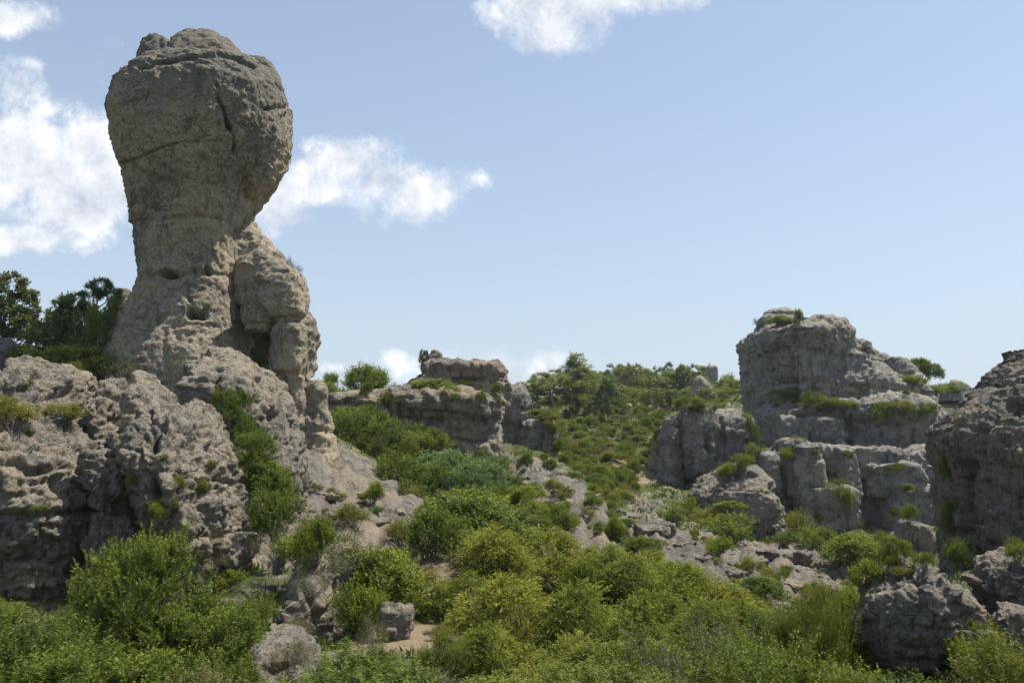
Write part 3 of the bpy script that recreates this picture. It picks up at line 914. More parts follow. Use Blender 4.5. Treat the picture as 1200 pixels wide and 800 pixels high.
ang = np.concatenate([np.arange(-180, -42, 3.0), np.arange(-38, 38, 0.165), np.arange(42, 180, 3.0)])
rad = np.concatenate([[0.5, 1.5, 3, 4.5], np.exp(np.linspace(math.log(6), math.log(190), 460)), np.exp(np.linspace(math.log(200), math.log(4200), 40))])
AA, RR = np.meshgrid(np.radians(ang), rad)
tx, ty = (np.sin(AA) * RR).ravel(), (np.cos(AA) * RR).ravel()
tz, trk = terrain(tx, ty)
na, nr = len(ang), len(rad)
idx = np.arange(na * nr).reshape(nr, na)
nxt = np.roll(idx, -1, axis=1)
fc = np.stack([idx[:-1], idx[1:], nxt[1:], nxt[:-1]], -1).reshape(-1, 4)[:, ::-1]
tco = np.stack([tx, ty, tz], 1)
gme = mesh_np('ground', tco, fc, M['ground'])
BARE = [(470, 752, 13.8, 1.0), (500, 742, 15, 1.0), (440, 770, 13.6, .8), (535, 664, 20.5, 1.3), (510, 690, 18, .8), (690, 520, 76, 2.2), (745, 548, 66, 2.0), (725, 575, 56, 1.6), (690, 498, 92, 3.0), (760, 466, 118, 3.5), (665, 482, 105, 2.5)]


def bareness(x, y):
    v = np.zeros(len(x))
    for (px_, py_, d_, r_) in BARE:
        w_ = P(px_, py_, d_)
        v = np.maximum(v, np.exp(-((x - w_.x) ** 2 + (y - w_.y) ** 2) / (r_ * r_)))
    return v


bt_ = gme.attributes.new('bare', 'FLOAT', 'POINT')
bt_.data.foreach_set('value', bareness(tx, ty).astype(F32))
at_ = gme.attributes.new('rockiness', 'FLOAT', 'POINT')
at_.data.foreach_set('value', trk.astype(F32))
ground = link('ground', gme)
tag(ground, kind='structure')

# ------------------------------------------------------------------ placing on what has been built
bpy.context.view_layer.update()
DG = bpy.context.evaluated_depsgraph_get()


def hit(px, py):
    ok, loc, nor, i, ob, mt = S.ray_cast(DG, Vector((0, 0, CAMZ)), ray(px, py))
    return loc if ok else None


def drop(x, y, z=200.0):
    ok, loc, nor, i, ob, mt = S.ray_cast(DG, Vector((x, y, z)), Vector((0, 0, -1)))
    return loc if ok else Vector((x, y, 0))


# ------------------------------------------------------------------ plants
def lobes_cloud(n, w, h, seed, rmin=.28, rmax=.5, base=.25, core=.62):
    """a crown built of n ellipsoid lobes inside a dome of half width w and height h"""
    r = np.random.RandomState(seed)
    L = [(0, 0, h * .45, w * core, w * core, h * .42 * core / .62)]
    for i in range(n):
        a = r.rand() * 2 * math.pi
        q = math.sqrt(r.rand()) * .78
        s = rmin + (rmax - rmin) * r.rand()
        z = base + (1 - base - s * .55) * r.rand() * math.sqrt(max(0.05, 1 - q * q))
        L.append((math.cos(a) * q * w, math.sin(a) * q * w, z * h, s * w, s * w, s * h * .75))
    return L


def leaves(name, lobes, n, K, L, ll, lw, mat, seed, out=.6, up=.6, ran=.45, clump=(1.5, -.15), shell=.3, spread=.9, zmin=-.35, droop=0.0, tuft=14, tr=.10):
    """n sprigs of K leaves; sprigs stand in tufts of about `tuft` sprigs and radius tr"""
    r = np.random.RandomState(seed)
    lb = np.array(lobes, np.float64)
    area = lb[:, 3] * lb[:, 5]
    nt_ = max(8, n // tuft)
    pts_, dirs_ = [], []
    tot = 0
    while tot < nt_:
        m = nt_ * 2
        i = r.choice(len(lb), m, p=area / area.sum())
        v = r.normal(size=(m, 3))
        v /= np.linalg.norm(v, axis=1)[:, None]
        ok = v[:, 2] > zmin
        v, i = v[ok], i[ok]
        u = r.rand(len(v)) ** shell
        p = lb[i, :3] + v * lb[i, 3:6] * u[:, None]
        inside = np.zeros(len(p))
        for b_ in lb:
            q = (p - b_[:3]) / b_[3:6]
            inside = np.maximum(inside, 1 - np.sqrt((q * q).sum(1)))
        keep = (r.rand(len(p)) > inside * 2.2)
        keep &= perlin((p / clump[0] * 2.2 + seed)) > clump[1] + .25 * (r.rand(len(p)) - .5)
        keep &= p[:, 2] > 0.01
        pts_.append(p[keep])
        dirs_.append(v[keep])
        tot += int(keep.sum())
    tc_ = np.concatenate(pts_)[:nt_]
    tv = np.concatenate(dirs_)[:nt_]
    tb = np.clip(.5 * r.rand(nt_) + .5 * (.5 + 1.1 * perlin(tc_ / .45 + seed)), 0, 1)
    k_ = np.sort(r.randint(0, nt_, n))
    off = r.normal(size=(n, 3))
    off /= np.linalg.norm(off, axis=1)[:, None]
    off *= (r.rand(n) ** .45)[:, None]
    p = tc_[k_] + off * tr * (0.6 + .8 * tb[k_])[:, None]
    ax = tv[k_] * out + off * .45 + np.array([0, 0, up]) + r.normal(size=(n, 3)) * ran
    ax /= np.linalg.norm(ax, axis=1)[:, None]
    Ls = L * (0.6 + .8 * r.rand(n))
    pos = (p[:, None] + ax[:, None] * (np.linspace(0, 1, K)[None, :, None] * Ls[:, None, None])).reshape(-1, 3)
    if droop:
        tt = np.tile(np.linspace(0, 1, K) ** 2, n)
        pos[:, 2] -= tt * droop * np.repeat(Ls, K)
    axr = np.repeat(ax, K, 0)
    q = r.normal(size=axr.shape)
    q -= (q * axr).sum(1)[:, None] * axr
    q /= np.linalg.norm(q, axis=1)[:, None]
    ld = axr * .75 + q * spread
    ld /= np.linalg.norm(ld, axis=1)[:, None]
    wd = np.cross(ld, r.normal(size=ld.shape))
    wd /= np.linalg.norm(wd, axis=1)[:, None]
    l_ = (ll * (0.65 + .7 * r.rand(len(pos))))[:, None]
    w_ = l_ * (lw / ll) * .5
    co = np.stack([pos, pos + ld * l_ * .45 + wd * w_, pos + ld * l_, pos + ld * l_ * .45 - wd * w_], 1).reshape(-1, 3)
    me = mesh_np(name, co, np.arange(len(co), dtype=np.int32).reshape(-1, 4), mat, smooth=False)
    a_ = me.attributes.new('tuft', 'FLOAT', 'POINT')
    # paler young tips; dark sprig bases also paint in shade below lit tops
    tip = np.tile(np.linspace(0, 1, K), n)
    val = np.clip(np.repeat(tb[k_], K) * .62 + tip ** 1.5 * .5, 0, 1)
    a_.data.foreach_set('value', np.repeat(val, 4).astype(F32))
    return me


def bounds(me):
    c = coords(me)
    return 2 * float(np.percentile(np.abs(c[:, 0]), 97)), float(np.percentile(c[:, 2], 98.5))


def tube_np(paths, sides=5):
    """paths: list of (points list, radii list)"""
    co, fc_ = [], []
    n0 = 0
    for pl, rl in paths:
        pl = [Vector(p) for p in pl]
        for i, p in enumerate(pl):
            t = (pl[min(i + 1, len(pl) - 1)] - pl[max(i - 1, 0)])
            t = t.normalized() if t.length > 1e-6 else Vector((0, 0, 1))
            s = t.orthogonal().normalized()
            q = t.cross(s)
            for j in range(sides):
                a = 2 * math.pi * j / sides
                co.append(p + (s * math.cos(a) + q * math.sin(a)) * rl[i])
        for i in range(len(pl) - 1):
            for j in range(sides):
                a = n0 + i * sides + j
                b_ = n0 + i * sides + (j + 1) % sides
                fc_.append((a, b_, b_ + sides, a + sides))
        n0 += len(pl) * sides
    return np.array([tuple(c) for c in co], F32), np.array(fc_, np.int32)


def limbs(name, lobes, base, r0, mat, seed, extra=0, spread=.12, wob=.10, top=None):
    r = random.Random(seed)
    paths = []
    tops = [Vector(l[:3]) + Vector((0, 0, l[5] * .4)) for l in lobes]
    for i in range(extra):
        l = r.choice(lobes)
        tops.append(Vector((l[0] + r.uniform(-1, 1) * l[3] * .8, l[1] + r.uniform(-1, 1) * l[4] * .8, l[2] + r.uniform(0, 1) * l[5] * .8)))
    for t in tops:
        b0 = Vector(base) + Vector((r.uniform(-1, 1), r.uniform(-1, 1), 0)) * spread
        mid = b0.lerp(t, .5)
        mid.z += 0.10 * (t - b0).length
        pl, rl = [], []
        for k in range(6):
            s = k / 5
            p = b0.lerp(mid, s).lerp(mid.lerp(t, s), s)
            if 0 < k:
                p += Vector((r.uniform(-1, 1), r.uniform(-1, 1), r.uniform(-.5, .5))) * wob * (t - b0).length * .35
            pl.append(p)
            rl.append(r0 * (1 - .82 * s))
        pl[0].z -= .15
        paths.append((pl, rl))
    co, fc_ = tube_np(paths)
    return mesh_np(name, co, fc_, mat)


class Proto:
    def __init__(self, parts, w, h):
        self.parts, self.w, self.h = parts, w, h       # parts: [(name, mesh)], width and height in metres


PR = {}


def shrub(key, mat, w, h, n, K, L, ll, lw, seed, nl=9, bark='twig', r0=.02, extra=10, base=.12, rmin=.28, rmax=.5, core=.62, **kw):
    lo = lobes_cloud(nl, w / 2, h, seed, rmin, rmax, base, core)
    fo = leaves('foliage', lo, n, K, L, ll, lw, M[mat], seed, **kw)
    br = limbs('branches', lo, (0, 0, 0), r0, M[bark], seed, extra=extra)
    PR.setdefault(key, []).append(Proto([('foliage', fo), ('branches', br)], *bounds(fo)))


for s in (1, 2):
    shrub('juniper', 'juniper', 2.0, 1.9, 2500, 24, .19, .038, .014, 20 + s, nl=16, rmin=.2, rmax=.38, core=.5, clump=(.55, -.12), out=.6, up=.8, base=.05, tuft=11, tr=.13, ran=.35, spread=1.0)
for s in (1, 2):
    shrub('feather', 'feather', 2.2, 1.7, 1900, 22, .30, .044, .015, 30 + s, nl=9, rmin=.24, rmax=.44, core=.34, clump=(1.1, -.02), shell=.22, out=.7, up=.5, ran=.45, droop=.35, r0=.022, extra=16, base=.05, tuft=15, tr=.15, spread=.95)
for s in (1, 2, 3):
    shrub('heath', 'heath', 1.4, 1.2, 520, 40, .50, .050, .013, 40 + s, nl=10, rmin=.2, rmax=.36, core=.5, tuft=4, tr=.10, clump=(.5, -.02), out=.28, up=1.5, ran=.13, spread=1.1, extra=30, r0=.010, base=.2)
for s in (1, 2, 3, 4):
    shrub('garrigue', 'garrigue', 1.5, 0.9, 800, 11, .24, .055, .024, 50 + s, nl=9, rmin=.18, rmax=.42, core=.4, clump=(.5, -.05), out=.5, up=.8, tuft=8, tr=.12, spread=1.0)
for s in (1, 2):
    shrub('green', 'juniper', 1.6, 1.2, 1100, 13, .22, .055, .024, 60 + s, nl=11, rmin=.18, rmax=.40, core=.45, clump=(.55, -.08), out=.5, up=.8, tuft=9, tr=.12, spread=1.0)
shrub('silver', 'silver', 1.8, 1.6, 2600, 8, .30, .09, .02, 70, nl=9, clump=(.5, -.1), out=.35, up=1.0, ran=.25, droop=.3)
for s in (1, 2):
    shrub('yellow', 'yellow', 1.0, 0.8, 600, 12, .22, .038, .016, 80 + s, nl=8, rmin=.2, rmax=.4, core=.42, clump=(.4, -.05), out=.4, up=1.0, tuft=7, tr=.09, spread=1.0)
for s in (1, 2):
    shrub('dry', 'dry', 1.2, 0.9, 500, 6, .20, .04, .014, 90 + s, nl=8, clump=(.4, -.1), out=.4, up=1.0, extra=90, r0=.007)
for s in (1, 2):
    shrub('yheath', 'yellow', 1.4, 1.1, 800, 26, .32, .032, .011, 85 + s, nl=10, rmin=.2, rmax=.36, core=.5, tuft=7, tr=.09, clump=(.4, -.05), out=.35, up=1.1, ran=.22, spread=1.0, extra=20, r0=.010, base=.15)
shrub('oakbush', 'oak', 2.4, 2.2, 3800, 6, .16, .075, .045, 95, nl=14, clump=(.6, -.08), out=.5, up=.5)


def tree(key, mat, lobes, trunk, n, K, L, ll, lw, seed, w, h, r0=.1, bark='bark', **kw):
    fo = leaves('crown', lobes, n, K, L, ll, lw, M[mat], seed, **kw)
    co, fc_ = tube_np([trunk], 8)
    tr = mesh_np('trunk', co, fc_, M[bark])
    br = limbs('branches', lobes, trunk[0][-1], r0, M[bark], seed, spread=.05)
    PR.setdefault(key, []).append(Proto([('crown', fo), ('trunk', tr), ('branches', br)], *bounds(fo)))


# low umbrella-shaped pine with open branches (left)
umb = [(-1.05, 0, 2.55, .80, .6, .32), (-1.75, .1, 2.25, .50, .5, .26), (-.3, .2, 2.75, .55, .5, .30), (.45, 0, 3.35, .55, .5, .36), (.05, -.1, 3.05, .45, .45, .28), (1.05, .1, 2.85, .55, .5, .30), (1.4, -.1, 2.45, .35, .4, .25), (.3, .4, 3.0, .5, .5, .3)]
tree('openpine', 'darkpine', umb, ([(0.3, 0, -.3), (.25, 0, .6), (.05, 0, 1.2), (.1, 0, 1.6)], [.14, .12, .10, .09]), 2300, 7, .14, .11, .022, 101, 4.0, 3.7, r0=.055, clump=(.8, -.25), out=.5, up=.6)
# tall, loose pine
lo = [(0, 0, 5.9, .22, .22, .4), (.05, 0, 5.5, .34, .34, .45)]
for k in range(22):
    zz_ = .45 + k * .235
    rr_ = 1.95 * (1 - (zz_ - .6) / 5.7) ** .95
    lo.append((math.cos(k * 2.4) * rr_ * .62, math.sin(k * 2.4) * rr_ * .62, zz_, rr_ * .5 + .12, rr_ * .5 + .12, .55))
tree('pine', 'pine', lo, ([(0, 0, -.3), (.05, 0, 1.0), (-.05, .05, 2.5), (0, 0, 4.4)], [.16, .13, .10, .04]), 4600, 7, .28, .20, .034, 102, 4.4, 5.9, r0=.035, clump=(1.2, -.12), out=.6, up=.7, tuft=24, tr=.25)
lo = [(r_ * math.cos(a), r_ * math.sin(a), z, s, s, s * .6) for (r_, a, z, s) in ((.3, 0, 4.3, .6), (.9, 2, 3.9, .7), (1.0, 5, 3.5, .8), (1.4, 3.3, 3.1, .8), (1.5, .6, 3.3, .7), (1.8, 4.2, 2.6, .6), (.2, 1, 3.2, .8), (1.7, 1.7, 2.6, .7))]
tree('leanpine', 'pine', lo, ([(0, 0, -.3), (.15, 0, .9), (.0, .05, 1.7), (-.15, 0, 2.6)], [.15, .13, .11, .08]), 2200, 6, .26, .19, .030, 103, 4.4, 4.8, r0=.055, clump=(1.0, -.05), out=.5, up=.7)
# dark layered conifer
lo = [(0, 0, 3.4, .25, .25, .5)]
for k in range(7):
    z = .5 + k * .42
    rr_ = 1.7 - k * .22
    for j in range(6):
        a = j * 1.05 + k * .5
        lo.append((math.cos(a) * rr_ * .6, math.sin(a) * rr_ * .6, z, rr_ * .45, rr_ * .45, .24))
tree('cedar', 'darkpine', lo, ([(0, 0, -.3), (0, 0, 1.5), (0, 0, 3.4)], [.14, .09, .03]), 2200, 6, .20, .15, .035, 104, 3.6, 3.9, r0=.03, clump=(1.2, -.25), out=.9, up=.1)
# round headed umbrella pine on the far right
lo = [(-.9, 0, 1.55, .8, .8, .5), (.0, 0, 1.75, 1.0, .9, .55), (.9, 0, 1.5, .8, .8, .5), (.3, .4, 1.4, .9, .8, .5), (1.3, 0, 1.15, .6, .6, .4), (-1.1, 0, 1.3, .6, .6, .4)]
tree('roundpine', 'juniper', lo, ([(0, 0, -.3), (.05, 0, .6), (0, 0, 1.2)], [.13, .11, .08]), 3400, 6, .16, .12, .04, 105, 3.8, 2.3, r0=.04, tuft=12, tr=.2, clump=(1.0, -.9), out=.6, up=.6)
# broad leafy tree (left edge)
lo = [(-1.1, 0, 3.3, .75, .7, .8), (.1, .1, 3.7, .7, .7, .85), (-.3, .1, 2.6, 1.0, .9, .8), (.8, 0, 2.9, .6, .6, .75), (1.35, 0, 2.3, .55, .6, .6), (.5, -.2, 2.1, .9, .8, .8), (-1.3, 0, 2.2, .8, .8, .8), (-.4, -.2, 1.5, 1.1, .9, .7), (.9, 0, 1.4, .8, .8, .6), (-1.9, .1, 2.7, .6, .6, .7)]
tree('leafy', 'oak', lo, ([(0, 0, -.3), (.05, 0, .7), (-.1, 0, 1.5)], [.17, .14, .1]), 3800, 6, .20, .13, .07, 106, 4.2, 4.6, r0=.07, clump=(.9, -.05), out=.5, up=.6)
# small far conifers and round trees for the crest
for s in (1, 2, 3):
    lo = lobes_cloud(7, 1.5, 4.2, 110 + s, rmin=.35, rmax=.55)
    tree('crestpine', 'pine', lo, ([(0, 0, -.3), (0, 0, 1.5), (0, 0, 3.0)], [.14, .10, .05]), 1300, 5, .28, .22, .05, 120 + s, 3.2, 4.4, r0=.05, clump=(1.2, -.12), out=.5, up=.8)
lo = [(.6 * math.cos(k * 2.1) * (1 - k / 9), .6 * math.sin(k * 2.1) * (1 - k / 9), 1 + k * .55, .9 - k * .08, .9 - k * .08, .6) for k in range(8)]
tree('crestfir', 'darkpine', lo, ([(0, 0, -.3), (0, 0, 2.5), (0, 0, 4.8)], [.14, .09, .03]), 1200, 5, .26, .2, .05, 131, 2.6, 5.4, r0=.04, clump=(1.2, -.2), out=.6, up=.6)

USED = {}


def plant(name, key, label, cat, px, py, wpx, hpx=None, d=None, group=None, var=None, single=False, rot=None, loc=None, sink=.04):
    """a plant whose foot is at photograph pixel (px, py), wpx wide and hpx high there"""
    if loc is None:
        loc = hit(px, py) if d is None else P(px, py, d)
        if loc is None:
            return None
    pl = PR[key]
    pr = pl[(USED.get(key, 0) if var is None else var) % len(pl)]
    USED[key] = USED.get(key, 0) + 1
    mpp = loc.y / FPX
    sx = wpx * mpp / pr.w
    if hpx:
        # seen from above, the far side of a bush makes its top outline
        _, py0 = proj(np.array([[loc.x, loc.y, loc.z]]))
        _, ph_ = proj(np.array([[loc.x, loc.y + .3 * wpx * mpp, loc.z]]))
        hh_ = hpx - max(0.0, min(float(py0[0] - ph_[0]), .5 * hpx))
        sz = hh_ * mpp / pr.h
    else:
        sz = sx
    rz = rnd.uniform(0, 6.28) if rot is None else rot
    sink_ = Vector((0, 0, -sink * pr.h * sz))
    if single:
        r = link(name, pr.parts[0][1])
    else:
        r = bpy.data.objects.new(name, None)
        COL.objects.link(r)
        for pn, me in pr.parts:
            c_ = link(pn, me, r)
            if pn in ('foliage', 'crown'):
                c_['kind'] = 'stuff'
    r.location = loc + sink_
    r.rotation_euler = (rnd.uniform(-.07, .07), rnd.uniform(-.07, .07), rz)
    st_ = rnd.uniform(.84, 1.0) if single else 1.0
    r.scale = (sx, sx * st_, sz)
    tag(r, label, cat, group)
    return r


KIND = {'juniper': 'juniper_bush', 'feather': 'feathery_bush', 'heath': 'heath_shrub', 'garrigue': 'olive_shrub', 'green': 'green_shrub', 'silver': 'silvery_bush', 'yellow': 'yellow_shrub', 'yheath': 'yellow_shrub',
        'dry': 'dry_shrub', 'oakbush': 'evergreen_bush'}
PL = []      # collected first, so that rays meet only rock and ground


def q(*a, **k):
    if k.get('d') is None and k.get('loc') is None:
        loc = hit(a[4], a[5])
        if loc is None:
            return
        k['loc'] = loc
    PL.append((a, k))


# trees on the left
q('leafy_tree', 'leafy', 'grey green leafy tree at the left edge above the crags', 'tree', 8, 424, 122, 104, d=46, rot=0)
q('pine_tree', 'openpine', 'dark umbrella shaped pine with bare forked branches beside the pillar', 'tree', 104, 404, 78, 82, d=40, rot=0)
q('evergreen_bush', 'oakbush', 'dark green bush below the umbrella shaped pine', 'bush', 98, 440, 80, 88, d=37)
q('evergreen_bush', 'juniper', 'deep shaded bush squeezed against the left flank of the pillar', 'bush', 122, 448, 54, 92, d=36)
q('evergreen_bush', 'oakbush', 'dark bush between leafy tree and umbrella shaped pine', 'bush', 72, 444, 64, 70, d=38)
q('evergreen_bush', 'green', 'low dark bush right behind the top of the left crag', 'bush', 92, 456, 90, 50, d=35)
q('yellow_bush', 'yellow', 'yellow green bush behind the left crag near the leafy tree', 'bush', 34, 444, 56, 40, d=36)
q('yellow_bush', 'yellow', 'small yellowish bush on the rim of the left crag', 'bush', 86, 438, 26, 14, d=24)
q('dry_bush', 'dry', 'dry grey bush at the left foot of the pillar', 'bush', 140, 452, 44, 34, d=34)
q('tuft', 'green', 'tiny bright green tuft on the left rim of the pillar head', 'plant', 145, 94, 14, 11, d=36)
q('tuft', 'dry', 'small dark scrub on the shoulder of the buttress', 'plant', 343, 326, 22, 24, d=36.5)
q('tuft', 'oakbush', 'dark shrub growing inside the cave of the buttress', 'plant', 307, 432, 28, 44, d=37.0)
q('tuft', 'dry', 'dry tuft in the notch between square block and pillar', 'plant', 212, 436, 22, 18, d=29)
# gully bushes
q('gully_bush', 'juniper', 'dark green bush at the top of the leafy gully', 'bush', 272, 512, 54, 56, d=23.0)
q('gully_bush', 'juniper', 'bright green bush in the middle of the leafy gully', 'bush', 296, 562, 56, 58, d=21.8)
q('gully_bush', 'green', 'bright green bush below the middle of the leafy gully', 'bush', 312, 592, 46, 50, d=21.2)
q('gully_bush', 'garrigue', 'olive bush at the lower end of the leafy gully', 'bush', 322, 632, 54, 58, d=20)
q('gully_bush', 'dry', 'grey twiggy bush at the mouth of the gully', 'bush', 326, 662, 60, 52, d=18.5)
q('gully_bush', 'garrigue', 'yellow green bush under the gully mouth beside the ridged rock', 'bush', 352, 672, 60, 44, d=18)
# plants on the left crag
for (x, y, w, h, k, lab) in ((16, 505, 62, 40, 'yellow', 'yellow green cushion on the left crag near the edge'), (78, 492, 46, 20, 'yellow', 'yellow cushion in a hollow high on the left crag'),
                             (138, 597, 34, 22, 'yellow', 'small yellow tuft in a hole of the left crag'), (210, 572, 20, 16, 'yellow', 'little orange yellow tuft in the crag seam'),
                             (182, 612, 26, 26, 'garrigue', 'olive tuft in the seam between the two crags'), (40, 602, 26, 14, 'garrigue', 'low olive tuft on the left crag face'), (196, 596, 30, 20, 'dry', 'dry tuft hanging in the crag seam'),
                             (250, 668, 34, 22, 'dry', 'dry tuft at the foot of the shaded crag face'), (262, 690, 40, 24, 'garrigue', 'olive tuft on the slope under the shaded crag face')):
    q('tuft', k, lab, 'plant', x, y, w, h)
# bottom left foreground
q('juniper_bush', 'juniper', 'large dense dark green juniper in the lower left foreground', 'bush', 170, 800, 150, 176, d=12.0)
q('juniper_bush', 'juniper', 'dark green juniper shoulder right of the large juniper', 'bush', 228, 812, 118, 110, d=11.6)
q('juniper_bush', 'juniper', 'dark juniper shoulder left of the large juniper', 'bush', 122, 790, 90, 100, d=12.6)
for (x, y, w, h, d, k, lab) in ((20, 830, 150, 112, 9.8, 'heath', 'dark green upright heath in the bottom left corner'), (80, 850, 150, 106, 9.2, 'heath', 'dark olive shrub on the bottom edge near the left corner'),
                                (155, 850, 140, 90, 9.0, 'green', 'dense green shrub on the bottom edge below the large juniper'), (235, 850, 90, 76, 9.0, 'dry', 'dry twiggy shrub on the bottom edge'),
                                (275, 780, 56, 84, 12.4, 'heath', 'olive shrub between the juniper and the low pale rock'), (262, 836, 60, 60, 10.4, 'heath', 'green upright shrub at the bottom beside the low pale rock'),
                                (5, 766, 80, 66, 13, 'heath', 'olive shrub at the left edge under the crag'), (60, 770, 80, 60, 13, 'dry', 'dry shrub under the crag overhang'), (345, 752, 50, 30, 13.6, 'dry', 'grey dry tuft on the ridged rock'),
                                (430, 858, 180, 96, 8.8, 'heath', 'bright green heath mound on the bottom edge left of centre'), (370, 858, 90, 66, 8.8, 'heath', 'small bright green heath on the bottom edge by the low pale rock'),
                                (525, 872, 80, 60, 8.6, 'heath', 'green heath patch at the right of the bright mound'),
                                (520, 800, 56, 66, 11.4, 'yheath', 'yellowish brown shrub on the bare sandy patch'), (545, 850, 130, 70, 9.2, 'dry', 'dry shaded twigs on the bottom edge at centre')):
    q(KIND[k], k, lab, 'shrub', x, y, w, h, d=d)
# middle slope left of centre
for (x, y, w, h, k, lab) in ((415, 622, 44, 34, 'yellow', 'round yellow green shrub on the pale rock slope'), (436, 592, 24, 28, 'garrigue', 'small olive shrub higher on the pale slope'), (466, 640, 40, 34, 'yellow', 'yellow green shrub right of the round one on the slope'),
                             (402, 682, 90, 66, 'dry', 'grey olive twiggy shrub below the pale slope'), (432, 716, 84, 74, 'green', 'dark green shrub under the grey twiggy one'), (372, 660, 56, 56, 'garrigue', 'olive shrub at the left of the grey twiggy one'),
                             (470, 692, 46, 44, 'garrigue', 'small olive shrub on the slope above the sandy patch'), (500, 655, 82, 60, 'green', 'mid green shrub beside the upper sandy patch'), (545, 640, 90, 60, 'green', 'darker green shrub right of the upper sandy patch'),
                             (490, 702, 60, 42, 'yellow', 'yellow shrub between the two sandy patches'), (438, 772, 44, 50, 'dry', 'brown dry shrub left of the upright boulder'), (430, 742, 60, 60, 'garrigue', 'olive shrub below the dark green one'),
                             (520, 728, 56, 46, 'green', 'grey green shrub above the lower sandy patch'), (580, 690, 84, 72, 'yellow', 'golden shrub at the upper left of the feathery thicket'), (385, 625, 30, 20, 'dry', 'dry tuft on the pale rock slope'), (500, 612, 30, 24, 'garrigue', 'small olive shrub at the top of the slope'),
                             (365, 700, 50, 34, 'dry', 'dry tuft on top of the ridged rock'), (546, 668, 34, 16, 'dry', 'dry low tuft on the upper sandy patch')):
    q(KIND[k], k, lab, 'shrub', x, y, w, h)
# bushes below the ledge
for (x, y, w, h, k, d, lab) in ((420, 540, 76, 62, 'juniper', 47, 'dark green bush against the left end of the flat ledge'), (462, 556, 84, 64, 'juniper', 45, 'dark green bush below the flat ledge rim'), (410, 505, 60, 28, 'green', 50, 'low dark bush tucked under the ledge beside the pillar'),
                                (455, 582, 74, 50, 'green', 40, 'mid green bush above the pale slope'), (495, 562, 60, 58, 'juniper', 44, 'bright topped bush in the middle of the ledge bushes'),
                                (528, 586, 84, 58, 'silver', 40, 'silvery green bush with soft drooping sprays'), (555, 604, 70, 64, 'silver', 38, 'silvery green bush lower in the ledge bushes'), (510, 604, 76, 60, 'juniper', 38, 'dark green bush left of the silvery bushes'),
                                (572, 590, 60, 60, 'juniper', 41, 'dark bush right of the silvery bushes'), (545, 632, 90, 60, 'green', 32, 'green bush in front of the silvery bushes'), (582, 612, 46, 44, 'garrigue', 37, 'olive bush at the right end of the ledge bushes'),
                                (480, 602, 44, 40, 'yellow', 36, 'yellow green bush at the foot of the ledge bushes')):
    q('bush', k, lab, 'bush', x, y, w, h, d=d)
# on the ledge
q('round_tree', 'green', 'dark round tree on the left end of the flat ledge', 'tree', 422, 464, 60, 36, d=60)
for (x, y, w, h, d, k, lab) in ((385, 470, 44, 24, 62, 'garrigue', 'pale green shrub between pillar and round tree'), (450, 466, 30, 14, 60, 'garrigue', 'low shrub right of the round tree on the ledge'), (505, 466, 46, 22, 53, 'green', 'green shrub in the middle of the flat ledge'), (530, 470, 26, 18, 52, 'green', 'green shrub near the rim of the flat ledge'),
                                (544, 456, 18, 12, 56, 'yellow', 'little yellow shrub under the upper tier'), (470, 466, 30, 18, 56, 'dry', 'dry shrub on the flat ledge'), (499, 436, 14, 26, 58, 'oakbush', 'grey shrub clinging to the pinnacle'), (385, 456, 20, 20, 63, 'garrigue', 'small bush close to the pillar edge'), (545, 470, 22, 10, 52, 'dry', 'dry tuft on the ledge rim')):
    q(KIND[k], k, lab, 'shrub', x, y, w, h, d=d)
# feathery thicket, centre
TH = [(598, 700, 92, 84), (652, 696, 96, 76), (702, 704, 80, 66), (750, 716, 86, 70), (802, 724, 92, 64), (852, 738, 80, 54), (612, 764, 104, 98), (684, 772, 106, 96), (752, 780, 92, 92), (812, 782, 98, 80), (858, 786, 72, 60), (584, 800, 84, 78), (566, 742, 70, 72), (650, 816, 96, 76), (724, 828, 100, 74), (888, 756, 60, 44), (568, 672, 56, 52), (776, 690, 56, 46)]
TL = ['pale feathery bush at the upper left of the central thicket', 'pale feathery bush with exposed branches at the top of the thicket', 'bright feathery bush at the top middle of the thicket', 'bright feathery bush below the sloping slab', 'feathery bush at the upper right of the thicket', 'feathery bush under the rock terraces',
      'drooping feathery bush at the left of the thicket', 'tall feathery bush in the middle of the thicket', 'tall feathery bush right of the thicket middle', 'feathery bush at the right of the thicket', 'feathery bush at the right rim of the thicket', 'grey green feathery bush beside the lower sandy patch',
      'shaded feathery bush above the lower sandy patch', 'feathery bush at the lower left of the thicket', 'feathery bush at the lower middle of the thicket', 'small feathery bush at the right tip of the thicket', 'feathery bush below the silvery bushes', 'small feathery bush tucked under the sloping slab']
for (x, y, w, h), lab in zip(TH, TL):
    q('feathery_bush', 'feather', lab, 'bush', x, y, w, h)
